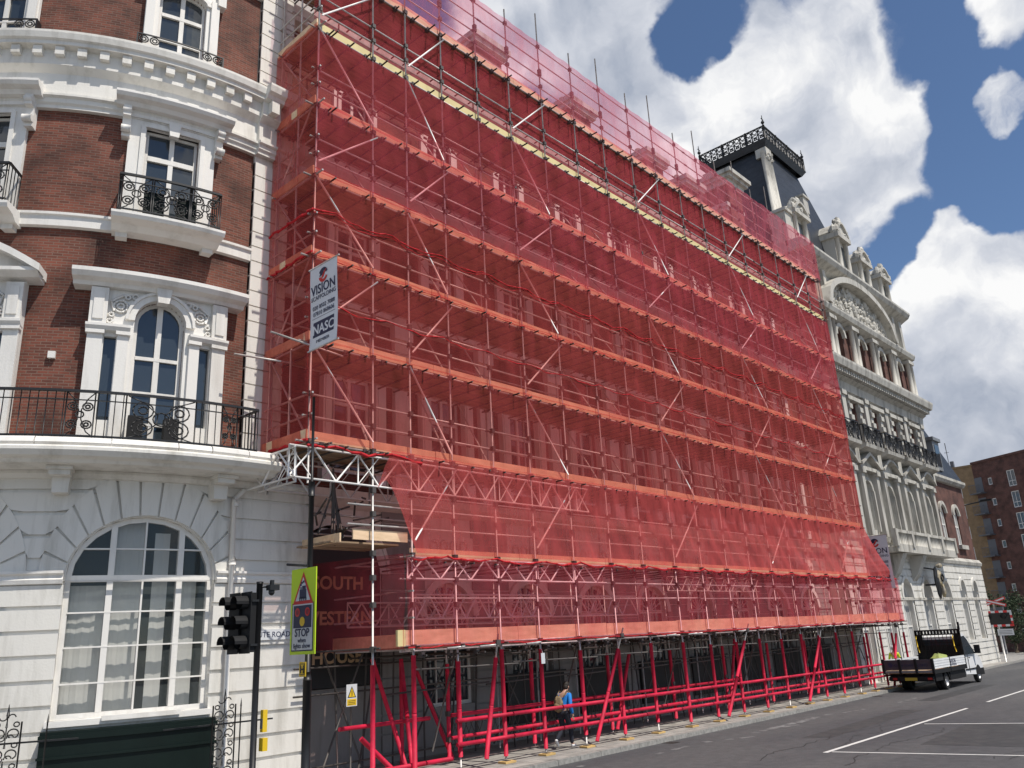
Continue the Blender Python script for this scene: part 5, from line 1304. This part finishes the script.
def person(label,x,y,z0,ang,pose,top,legs,hair='hair'):
    root=thing('person',label,'person',(x,y,z0))
    ca,sa=cos(ang),sin(ang); mp=lambda a,b,c:(x+a*ca-b*sa,y+a*sa+b*ca,z0+c)
    J=pose
    def chain(names,rad,closed=False):
        V=[];E=[];Rr=[];idx={}
        for a,b in names:
            for n in (a,b):
                if n not in idx: idx[n]=len(V); V.append(J[n]); Rr.append(rad.get(n,.05))
            E.append((idx[a],idx[b]))
        return V,E,Rr
    ed=[('pel','sp'),('sp','ch'),('ch','nk'),('nk','hb'),('hb','ht')]
    for q in 'lr': ed+=[('pel',q+'hip'),(q+'hip',q+'kn'),(q+'kn',q+'an'),(q+'an',q+'to'),('ch',q+'sh'),(q+'sh',q+'el'),(q+'el',q+'wr'),(q+'wr',q+'pm')]
    rad_={'pel':(.13,.1),'sp':(.12,.09),'ch':(.15,.1),'nk':.055,'hb':(.075,.085),'ht':(.07,.08)}
    for q in 'lr': rad_.update({q+'hip':.085,q+'kn':.055,q+'an':.038,q+'to':.032,q+'sh':.055,q+'el':.042,q+'wr':.027,q+'pm':.032})
    body=skin('body',*chain(ed,rad_),'skin',root,mp)
    R2={k:((v[0]+.02,v[1]+.025) if isinstance(v,tuple) else v+.018) for k,v in rad_.items()}
    te=[('pel','sp'),('sp','ch')]
    for q in 'lr': te+=[('ch',q+'sh'),(q+'sh',q+'el'),(q+'el',q+'wr')]
    R3=dict(R2); R3['pel']=(.155,.13)
    skin('jacket',*chain(te,R3),top,root,mp)
    le=[('pel','lhip'),('pel','rhip')]
    for q in 'lr': le+=[(q+'hip',q+'kn'),(q+'kn',q+'an')]
    skin('trousers',*chain(le,R2),legs,root,mp)
    # fingers, shoes, head details
    for q in 'lr':
        w=Vector(J[q+'pm']); d=(w-Vector(J[q+'wr'])).normalized(); sd=Vector((d.z,0,-d.x)) if abs(d.z)>.3 else Vector((0,0,1)); sd.normalize()
        for k in range(4):
            b_=w+sd*((k-1.5)*.018)+d*.02; t_=b_+d*(.045+.008*(k in(1,2))); t2=t_+d*.015+Vector((.02,0,0))
            skin('finger',[tuple(b_),tuple(t_),tuple(t2)],[(0,1),(1,2)],[.009,.008,.006],'skin',root,mp,1)
        b_=w-d*.01+sd*.03; skin('thumb',[tuple(b_),tuple(b_+sd*.025+d*.02),tuple(b_+sd*.03+d*.045)],[(0,1),(1,2)],[.011,.009,.007],'skin',root,mp,1)
        a=Vector(J[q+'an']);t=Vector(J[q+'to']); hl=a+Vector((-.03,0,-.05)) if a.z-t.z<.09 else a-(t-a).normalized()*.04
        skin('shoe',[tuple(hl),tuple((hl+t)/2+Vector((0,0,.012))),tuple(t+(t-a)*.12)],[(0,1),(1,2)],[(.045,.045),(.045,.042),(.045,.03)],'shoe',root,mp)
    h=Vector(J['hb'])*.45+Vector(J['ht'])*.55; up=(Vector(J['ht'])-Vector(J['hb'])).normalized(); fw=Vector((up.z,0,-up.x))
    s=MB(mp); c=h+up*.035-fw*.025; s.blob(tuple(c),.102,.088,.105,0,8,.03); c2=h-fw*.05-up*.03; s.blob(tuple(c2),.07,.085,.09,0,7,.04); s.build('hair',M[hair],root)
    s=MB(mp); c=h+fw*.085-up*.012; s.blob(tuple(c),.022,.014,.02,0,5); 
    for k in (-1,1): s.blob(tuple(h+Vector((0,k*.083,0))-fw*.005-up*.01),.02,.01,.03,0,5)
    s.build('face',M['skin'],root)
    s=MB(mp)
    for k in (-1,1): s.blob(tuple(h+fw*.082+up*.015+Vector((0,k*.03,0))),.008,.012,.007,0,4)
    s.blob(tuple(h+fw*.078-up*.05),.008,.022,.006,0,4); s.build('eyes_and_mouth',M['hair'],root)
    return root,mp
g=G(18.5)
walk=dict(pel=(0,0,.93),sp=(.03,0,1.12),ch=(.1,0,1.33),nk=(.15,0,1.45),hb=(.2,0,1.52),ht=(.25,0,1.62),
 lhip=(0,.09,.88),lkn=(.06,.1,.5),lan=(-.27,.1,.22),lto=(-.2,.1,.07),rhip=(0,-.09,.88),rkn=(.2,-.09,.49),ran=(.2,-.09,.1),rto=(.36,-.09,.04),
 lsh=(.1,.18,1.37),lel=(.16,.24,1.1),lwr=(.33,.2,.98),lpm=(.4,.18,.96),rsh=(.1,-.18,1.37),rel=(.0,-.25,1.1),rwr=(.1,-.24,.87),rpm=(.12,-.24,.8))
pr_,pm_=person('person in bright blue top and dark trousers walking under the scaffold',18.72,15.75,g,rad(5),walk,'blue','navycloth')
bp_=thing('backpack','khaki patterned backpack on the walking person','backpack',pm_(-.1,0,1.0))
s=MB(pm_); s.blob((-.13,.05,1.14),.12,.14,.22,0,9,.06); s.blob((-.22,.05,1.07),.07,.1,.12,0,7,.06); s.build('bag',M['khaki'],bp_)
s=MB(pm_)
for k in (-1,1): s.path([(-.08,k*.1,1.36),(.05,k*.13,1.48),(.2,k*.13,1.4),(.22,k*.14,1.2),(.0,k*.14,1.0)],.018,6)
s.build('strap',M['khaki'],bp_)
stand=dict(pel=(0,0,.95),sp=(.0,0,1.15),ch=(.02,0,1.38),nk=(.04,0,1.52),hb=(.06,0,1.6),ht=(.08,0,1.71),
 lhip=(0,.09,.9),lkn=(.03,.11,.5),lan=(0,.12,.1),lto=(.15,.13,.04),rhip=(0,-.09,.9),rkn=(.03,-.11,.5),ran=(0,-.12,.1),rto=(.15,-.13,.04),
 lsh=(.02,.19,1.42),lel=(.05,.26,1.14),lwr=(.25,.2,1.05),lpm=(.32,.18,1.05),rsh=(.02,-.19,1.42),rel=(-.02,-.27,1.14),rwr=(.1,-.26,.92),rpm=(.13,-.25,.85))
hp,hm=person('person in yellow hi-vis jacket standing behind the truck beside the red posts',47.2,16.55,G(47.2)+.02,rad(200),stand,'hivis','navycloth')
s=MB(hm); s.tube((0,0,1.12),(0,0,1.17),.155,14); s.build('reflective_band',M['silver'],hp)
s=MB(hm); s.blob((.07,0,1.73),.125,.1,.09,0,8); s.tube((.07,0,1.7),(.1,0,1.705),.14,14); s.build('helmet',M['signwhite'],hp)
st=struct; 

# ================================================================== TREES beyond the crossing
def leafmat():
    m=mat('leaf_green',(.018,.034,.012),.75,col2=(.035,.055,.018),nscale=1.3); return m
M['leaf']=leafmat()
def tree(x,y,h,w,label,seed):
    random.seed(seed); z0=G(x)
    t=thing('tree',label,'tree',(x,y,z0),'trees beyond the crossing')
    s=MB(ident); s.tube((x,y,z0),(x+.1,y,z0+h*.45),.18,8,r2=.1); tips=[]
    for k in range(9):
        a=random.random()*6.28; p=(x+.1,y,z0+h*random.uniform(.25,.45)); q=(x+cos(a)*w*.35,y+sin(a)*w*.35,z0+h*random.uniform(.5,.85)); s.tube(p,q,.07,5,r2=.02); tips.append(q)
    s.build('trunk',M['bark'],t)
    s=MB(ident)
    cl=[(x+random.gauss(0,w*.27),y+random.gauss(0,w*.27),z0+h*random.uniform(.25,.95)) for _ in range(34)]
    for c in cl:
        for k in range(75):
            p=Vector(c)+Vector([random.gauss(0,.3) for _ in range(3)]); e=Vector([random.gauss(0,1) for _ in range(3)]).normalized()*.1; f_=Vector([random.gauss(0,1) for _ in range(3)]).normalized()*.08
            s.face([tuple(p-e),tuple(p+f_),tuple(p+e),tuple(p-f_)])
    s.build('crown',M['leaf'],t)
tree(90,20.5,5.0,3.4,'dark green bushy tree right of the crossing signal',3); tree(97,23.5,5.8,4.2,'taller dark tree against the brown flats',4); tree(86,16.6,3.8,3.0,'low dark bush at the right edge of the photo',5)
random.seed(11)
fw_=thing('boundary_wall','low dark wall with fence in front of the brown flats','wall',(92,26,-.6))
s=MB(seg_map((98,30),(86,12))); s.box(0,24,-.2,0,-1,1.0); s.build('wall',M['brick_dark'],fw_)
s=MB(seg_map((98,30),(86,12)))
for k in range(60): s.tube((k*.4,-.1,1),(k*.4,-.1,2.3),.02,4)
s.box(0,24,-.12,-.08,2.2,2.25); s.build('fence',M['black'],fw_)

# ================================================================== GROUND
def asphalt():
    m=bpy.data.materials.new('asphalt'); m.use_nodes=True; nt=m.node_tree; b=nt.nodes['Principled BSDF']; b.inputs['Roughness'].default_value=.85; L=nt.links.new
    tc=nt.nodes.new('ShaderNodeTexCoord')
    def noise(sc,det,st=(1,1,1)):
        mp=nt.nodes.new('ShaderNodeMapping'); mp.inputs['Scale'].default_value=st; L(tc.outputs['Object'],mp.inputs[0]); n=nt.nodes.new('ShaderNodeTexNoise'); n.inputs['Scale'].default_value=sc; n.inputs['Detail'].default_value=det; L(mp.outputs[0],n.inputs['Vector']); return n
    a=noise(.35,6,(.25,1,1)); c=noise(55,3); d=noise(4,8)
    r=nt.nodes.new('ShaderNodeValToRGB'); r.color_ramp.elements[0].position=.35; r.color_ramp.elements[0].color=(.055,.055,.06,1); r.color_ramp.elements[1].position=.7; r.color_ramp.elements[1].color=(.09,.088,.088,1); L(a.outputs[0],r.inputs[0])
    mx=nt.nodes.new('ShaderNodeMix'); mx.data_type='RGBA'; mx.blend_type='OVERLAY'; mx.inputs[0].default_value=.7; L(r.outputs[0],mx.inputs[6]); L(c.outputs[0],mx.inputs[7])
    m2=nt.nodes.new('ShaderNodeMix'); m2.data_type='RGBA'; m2.blend_type='OVERLAY'; m2.inputs[0].default_value=.4; L(mx.outputs[2],m2.inputs[6]); L(d.outputs[0],m2.inputs[7]); L(m2.outputs[2],b.inputs['Base Color'])
    bp=nt.nodes.new('ShaderNodeBump'); bp.inputs['Strength'].default_value=.5; bp.inputs['Distance'].default_value=.01; L(c.outputs[0],bp.inputs['Height']); L(bp.outputs[0],b.inputs['Normal'])
    return m
M['asphalt']=asphalt()
def paving():
    m=bpy.data.materials.new('paving_slabs'); m.use_nodes=True; nt=m.node_tree; b=nt.nodes['Principled BSDF']; b.inputs['Roughness'].default_value=.85; L=nt.links.new
    tc=nt.nodes.new('ShaderNodeTexCoord'); t=nt.nodes.new('ShaderNodeTexBrick'); t.inputs['Scale'].default_value=1; t.inputs['Brick Width'].default_value=.9; t.inputs['Row Height'].default_value=.6; t.inputs['Mortar Size'].default_value=.012
    t.inputs['Color1'].default_value=(.34,.32,.29,1); t.inputs['Color2'].default_value=(.27,.255,.235,1); t.inputs['Mortar'].default_value=(.09,.085,.08,1); L(tc.outputs['Object'],t.inputs['Vector'])
    n=nt.nodes.new('ShaderNodeTexNoise'); n.inputs['Scale'].default_value=2.5; n.inputs['Detail'].default_value=9; L(tc.outputs['Object'],n.inputs['Vector'])
    m2=nt.nodes.new('ShaderNodeMix'); m2.data_type='RGBA'; m2.blend_type='OVERLAY'; m2.inputs[0].default_value=.6; L(t.outputs[0],m2.inputs[6]); L(n.outputs[0],m2.inputs[7]); L(m2.outputs[2],b.inputs['Base Color'])
    return m
M['paving']=paving(); M['kerb']=mat('granite_kerb',(.3,.29,.27),.8,noise=.35,nscale=9)
def paintmat():
    m=bpy.data.materials.new('worn_road_paint'); m.use_nodes=True; nt=m.node_tree; b=nt.nodes['Principled BSDF']; b.inputs['Base Color'].default_value=(.62,.62,.6,1); b.inputs['Roughness'].default_value=.7; L=nt.links.new
    return m
M['paint']=paintmat()
M['paint_faint']=mat('faded_road_paint',(.2,.2,.2),.8,col2=(.09,.09,.092),nscale=3.5)
xsn=[-900,-20,0,14,30,45,60,80,100,130,1500]
s=MB(ident)
for a,b in zip(xsn,xsn[1:]): s.face([(a,-900,G(a)-.16),(b,-900,G(b)-.16),(b,1500,G(b)-.16),(a,1500,G(a)-.16)])
struct(s.build('ground',M['paving']))
s=MB(ident)
for a,b in zip(xsn,xsn[1:]): s.face([(a,-14,G(a)-.12),(b,-14,G(b)-.12),(b,KY(b)+.02,G(b)-.12),(a,KY(a)+.02,G(a)-.12)])
struct(s.build('road',M['asphalt']))
s=MB(ident)
xx=[-60+i*3 for i in range(62)]
for a,b in zip(xx,xx[1:]):
    s.face([(a,KY(a)+.15,G(a)),(b,KY(b)+.15,G(b)),(b,45,G(b)),(a,45,G(a))])
struct(s.build('pavement',M['paving']))
s=MB(ident); x=-30
while x<120:
    e=x+.9; dz=random.uniform(-.004,.004); a,b=x,e-.012
    for q in (0,):
        P=[(a,KY(a),G(a)+dz),(b,KY(b),G(b)+dz),(b,KY(b)+.15,G(b)+dz),(a,KY(a)+.15,G(a)+dz)]; s.face(P)
        s.face([(a,KY(a),G(a)+dz),(b,KY(b),G(b)+dz),(b,KY(b)-.015,G(b)-.13),(a,KY(a)-.015,G(a)-.13)])
    x=e
o=s.build('kerb',M['kerb']); struct(o)
def mark(pts,name,mt='paint',h=.004):
    s=MB(ident); s.face([(x,y,G(x)-.12+h) for x,y in pts]); return s.build(name,M[mt])
s=MB(ident)
def qd(x0,y0,x1,y1,w,worn=False):
    a=Vector((x0,y0));b=Vector((x1,y1));n=int((b-a).length/.3)+1;ax=(b-a)/n;nr=Vector((-ax.y,ax.x)).normalized()*w/2
    for i in range(n):
        if worn and random.random()<.25: continue
        p=a+ax*i;q=a+ax*(i+1.0); k=random.uniform(.85,1) if not worn else random.uniform(.4,1)
        s.face([(p.x-nr.x*k,p.y-nr.y*k,G(p.x)-.116),(q.x-nr.x*k,q.y-nr.y*k,G(q.x)-.116),(q.x+nr.x*k,q.y+nr.y*k,G(q.x)-.116),(p.x+nr.x*k,p.y+nr.y*k,G(p.x)-.116)])
qd(21.3,9.55,34.0,9.72,.13); qd(36.8,9.76,49,9.98,.13); qd(52,10.05,66,10.4,.13); qd(21.5,9.45,23.0,3.0,.1); qd(28.45,9.45,29.6,6.3,.1); qd(29.7,6.0,30.6,2,.1)
struct(s.build('road_markings',M['paint']))
s=MB(ident)
for (a,b,c,d,w) in ((24.6,13.2,31.,13.45,.35),(25.2,13.3,27.5,12.9,.3),(27.8,13.2,30,13.5,.25),(22.1,13.45,23.8,12.75,.28),(19.5,13.3,21.2,13.4,.2),(16.8,13.8,18.0,13.7,.2),(36,12.8,38.5,12.9,.2),(31.5,13.2,33,13.0,.2)): qd(a,b,c,d,w,True)
struct(s.build('worn_markings',M['paint_faint']))
M['patch']=mat('dark_tarmac_patch',(.036,.036,.038),.8,col2=(.055,.054,.054),nscale=3,bump=.3,bscale=60)
for k_,pts in enumerate(([(24,11.4),(33,11.7),(33.2,10.9),(24.2,10.6)],[(37,12.4),(47,12.6),(47,11.8),(37,11.7)],[(23.5,8.0),(29,8.3),(29.4,4.6),(24,4.4)],[(52,9.2),(64,9.6),(64,7.6),(52,7.4)])):
    s=MB(ident); q=[(x+random.uniform(-.1,.1),y+random.uniform(-.06,.06)) for x,y in pts]; s.face([(x,y,G(x)-.1175) for x,y in q]); struct(s.build('tarmac_patch',M['patch']))
s=MB(ident)
for k in range(5):
    x,y=random.uniform(18,30),random.uniform(5,12.5); pts=[(x,y)]
    for i in range(28): x+=random.uniform(.1,.5); y+=random.uniform(-.16,.16); pts.append((x,y))
    for (a,b),(c,d) in zip(pts,pts[1:]): w_=random.uniform(.006,.018); s.face([(a,b-w_,G(a)-.1165),(c,d-w_,G(c)-.1165),(c,d+w_,G(c)-.1165),(a,b+w_,G(a)-.1165)])
struct(s.build('road_cracks',M['tyre']))
for x_ in (21.5,39.0,56.0):
    s=MB(ident)
    for k in range(7): s.box(x_+k*.06,x_+k*.06+.03,KY(x_)-.42,KY(x_)-.04,G(x_)-.118,G(x_)-.112)
    struct(s.build('drain_grating',M['fitting']))
# manhole and darker tarmac repair
mark([(14,4),(60,7.5),(60,4.5),(14,.5)],'tarmac_patch','asphalt2' if 'asphalt2' in M else 'paint_faint') if False else None
mc=MB(ident); mc.face([(48.5+.35*cos(k*PI/8),8.6+.35*sin(k*PI/8),G(48.5)-.115) for k in range(16)]); struct(mc.build('manhole_cover',M['fitting']))

# ================================================================== WORLD
SUN_AZ=rad(6); SUN_EL=rad(60)
sd=Vector((sin(SUN_AZ)*cos(SUN_EL),-cos(SUN_AZ)*cos(SUN_EL),sin(SUN_EL)))
w=bpy.data.worlds.new('World'); scn.world=w; w.use_nodes=True; nt=w.node_tree; L=nt.links.new; N=nt.nodes.new
bg=nt.nodes['Background']; bg.inputs[1].default_value=.1
sky=N('ShaderNodeTexSky'); sky.sky_type='NISHITA'; sky.sun_disc=False; sky.sun_elevation=SUN_EL; sky.sun_rotation=PI-SUN_AZ; sky.air_density=.9; sky.dust_density=.25; sky.ozone_density=5.0
tc=N('ShaderNodeTexCoord'); nrm=N('ShaderNodeVectorMath'); nrm.operation='NORMALIZE'; L(tc.outputs['Generated'],nrm.inputs[0])
def noise(vec,sc,det=8,rough=.55):
    n=N('ShaderNodeTexNoise'); n.inputs['Scale'].default_value=sc; n.inputs['Detail'].default_value=det; n.inputs['Roughness'].default_value=rough; L(vec,n.inputs['Vector']); return n
def vm(op,a,b=None,sc=None):
    n=N('ShaderNodeVectorMath'); n.operation=op
    if hasattr(a,'links'): L(a,n.inputs[0])
    else: n.inputs[0].default_value=a
    if b is not None:
        if hasattr(b,'links'): L(b,n.inputs[1])
        else: n.inputs[1].default_value=b
    if sc is not None: n.inputs[3].default_value=sc
    return n
def ma(op,a,b,c=None,clamp=False):
    n=N('ShaderNodeMath'); n.operation=op; n.use_clamp=clamp
    for i,v in enumerate((a,b,c)):
        if v is None: continue
        if hasattr(v,'links'): L(v,n.inputs[i])
        else: n.inputs[i].default_value=v
    return n.outputs[0]
wn_=noise(nrm.outputs[0],5.5,6); wsub=vm('SUBTRACT',wn_.outputs[1],(.5,.5,.5)); wsc=vm('SCALE',wsub.outputs[0],sc=.13); wadd=vm('ADD',nrm.outputs[0],wsc.outputs[0]); wdir=vm('NORMALIZE',wadd.outputs[0])
CAMP=(17.345,-3.003,47.71); FPX=817.6
def camaxes():
    p,r_,y=[rad(v) for v in CAMP]; f=Vector((cos(p)*sin(y),cos(p)*cos(y),sin(p))); r0=Vector((cos(y),-sin(y),0)); u0=r0.cross(f)
    return cos(r_)*r0+sin(r_)*u0, -sin(r_)*r0+cos(r_)*u0, f
CR,CU,CF=camaxes()
# fixed world directions of the day's cloud masses: (azimuth/elevation given as unit vectors), size, weight
BLOBS=[(0.596,0.440,0.671,0.0877,1.00),(0.568,0.491,0.660,0.0670,1.00),(0.660,0.425,0.619,0.0613,1.00),(0.700,0.416,0.581,0.0560,1.00),(0.667,0.373,0.645,0.0347,0.70),(0.636,0.403,0.658,0.0492,1.00),(0.740,0.364,0.566,0.0492,0.90),(0.759,0.311,0.573,0.0526,1.00),(0.739,0.277,0.614,0.0288,0.80),(0.781,0.252,0.571,0.0620,1.00),(0.818,0.218,0.533,0.0601,1.00),(0.805,0.282,0.522,0.0716,1.00),(0.842,0.249,0.478,0.0548,1.00),(0.864,0.218,0.454,0.0436,0.95),(0.859,0.274,0.433,0.0328,0.80),(0.777,0.367,0.512,0.0656,0.90),(0.747,0.289,0.599,0.0363,0.80),(0.813,0.096,0.574,0.0362,1.00),(0.829,0.069,0.555,0.0349,0.90),(0.866,0.118,0.485,0.0177,0.60),(0.871,0.097,0.482,0.0138,0.50),(0.909,0.180,0.377,0.0332,1.00),(0.923,0.145,0.356,0.0436,1.00),(0.918,0.222,0.330,0.0344,1.00),(0.936,0.183,0.299,0.0624,1.00),(0.953,0.142,0.268,0.0746,1.00),(0.954,0.222,0.200,0.0634,1.00),(0.968,0.183,0.173,0.0517,1.00),(0.938,0.244,0.248,0.0429,1.00),(0.936,0.097,0.337,0.0487,1.00),(0.706,0.350,0.616,0.0292,-0.90),(0.711,0.316,0.628,0.0296,-0.80),(0.809,0.156,0.567,0.0314,-0.70),(0.850,0.141,0.507,0.0325,-0.80),(0.835,0.124,0.536,0.0214,-0.50),(0.879,0.157,0.450,0.0382,-0.90),(0.883,0.215,0.417,0.0252,-0.80),(0.902,0.123,0.415,0.0313,-0.90),(0.889,0.257,0.379,0.0340,-1.00),(0.874,0.250,0.416,0.0221,-0.70),(0.905,0.246,0.346,0.0159,-0.60)]
acc=None
for (a,b,c,an_,wt) in BLOBS:
    dt=vm('DOT_PRODUCT',wdir.outputs[0],(a,b,c)); mr_=N('ShaderNodeMapRange'); mr_.interpolation_type='SMOOTHSTEP'
    mr_.inputs[1].default_value=cos(an_*(1.65 if wt>0 else 1.4)); mr_.inputs[2].default_value=cos(an_*(.4 if wt>0 else .35)); mr_.inputs[4].default_value=wt; L(dt.outputs['Value'],mr_.inputs[0])
    if wt>0: acc=mr_.outputs[0] if acc is None else ma('MAXIMUM',acc,mr_.outputs[0])
    else:
        mr_.inputs[4].default_value=wt*1.0; acc=ma('ADD',acc,mr_.outputs[0])
# general broken cloud over the rest of the sky, kept off the mapped quarter
front=vm('DOT_PRODUCT',nrm.outputs[0],(.72,.42,.55)); fr=N('ShaderNodeMapRange'); fr.inputs[1].default_value=.8; fr.inputs[2].default_value=.55; L(front.outputs['Value'],fr.inputs[0])
gen=noise(nrm.outputs[0],2.3,5); gr=N('ShaderNodeMapRange'); gr.inputs[1].default_value=.5; gr.inputs[2].default_value=.62; L(gen.outputs[0],gr.inputs[0])
acc=ma('MAXIMUM',acc,ma('MULTIPLY',gr.outputs[0],fr.outputs[0]))
det=noise(wdir.outputs[0],11,9,.62)
dsum=ma('ADD',acc,ma('MULTIPLY',ma('SUBTRACT',det.outputs[0],.5),1.3))
mk=N('ShaderNodeMapRange'); mk.interpolation_type='SMOOTHSTEP'; mk.inputs[1].default_value=.2; mk.inputs[2].default_value=.8; L(dsum,mk.inputs[0])
# cloud body shading: density toward the sun minus density here
sh=vm('ADD',wdir.outputs[0],tuple(sd*.05)); dn2=noise(sh.outputs[0],5,7,.55); dn1=noise(wdir.outputs[0],5,7,.55)
df=ma('SUBTRACT',dn1.outputs[0],dn2.outputs[0]); lit=ma('MULTIPLY_ADD',df,2.3,.66,clamp=True)
lowf=noise(wdir.outputs[0],4.2,4,.5); lr=N('ShaderNodeMapRange'); lr.inputs[1].default_value=.42; lr.inputs[2].default_value=.6; L(lowf.outputs[0],lr.inputs[0])
lit2=ma('MULTIPLY',lit,ma('MULTIPLY_ADD',lr.outputs[0],.45,.62),clamp=True)
cr=N('ShaderNodeValToRGB'); e=cr.color_ramp.elements; e[0].position=.18; e[0].color=(.38,.43,.53,1); e[1].position=.72; e[1].color=(1,1,1,1); m_=e.new(.45); m_.color=(.66,.69,.76,1); L(lit2,cr.inputs[0])
cs_=vm('SCALE',cr.outputs[0],sc=8.8)
mx=N('ShaderNodeMix'); mx.data_type='RGBA'; L(mk.outputs[0],mx.inputs[0]); L(sky.outputs[0],mx.inputs[6]); L(cs_.outputs[0],mx.inputs[7]); L(mx.outputs[2],bg.inputs[0])
ld_=bpy.data.lights.new('sun','SUN'); ld_.energy=4.2; ld_.angle=rad(.5); ld_.color=(1,.94,.85); so=bpy.data.objects.new('sun',ld_); COL.objects.link(so); so.rotation_euler=sd.to_track_quat('Z','Y').to_euler(); so.location=(0,-20,60)
# ================================================================== CAMERA
cam=bpy.data.cameras.new('camera'); co=bpy.data.objects.new('camera',cam); COL.objects.link(co); scn.camera=co
cam.sensor_width=36; cam.lens=FPX/1024*36; cam.clip_end=4000; cam.clip_start=.1
Rm=Matrix((CR,CU,-CF)).transposed().to_4x4(); Rm.translation=Vector((0,0,3.0)); co.matrix_world=Rm
scn.render.engine='CYCLES'; scn.cycles.transparent_max_bounces=24; scn.cycles.max_bounces=6
scn.view_settings.view_transform='Standard'; scn.view_settings.look='None'; scn.view_settings.exposure=.14; scn.view_settings.gamma=1
for o in bpy.data.objects:
    if '_o' in o: del o['_o']
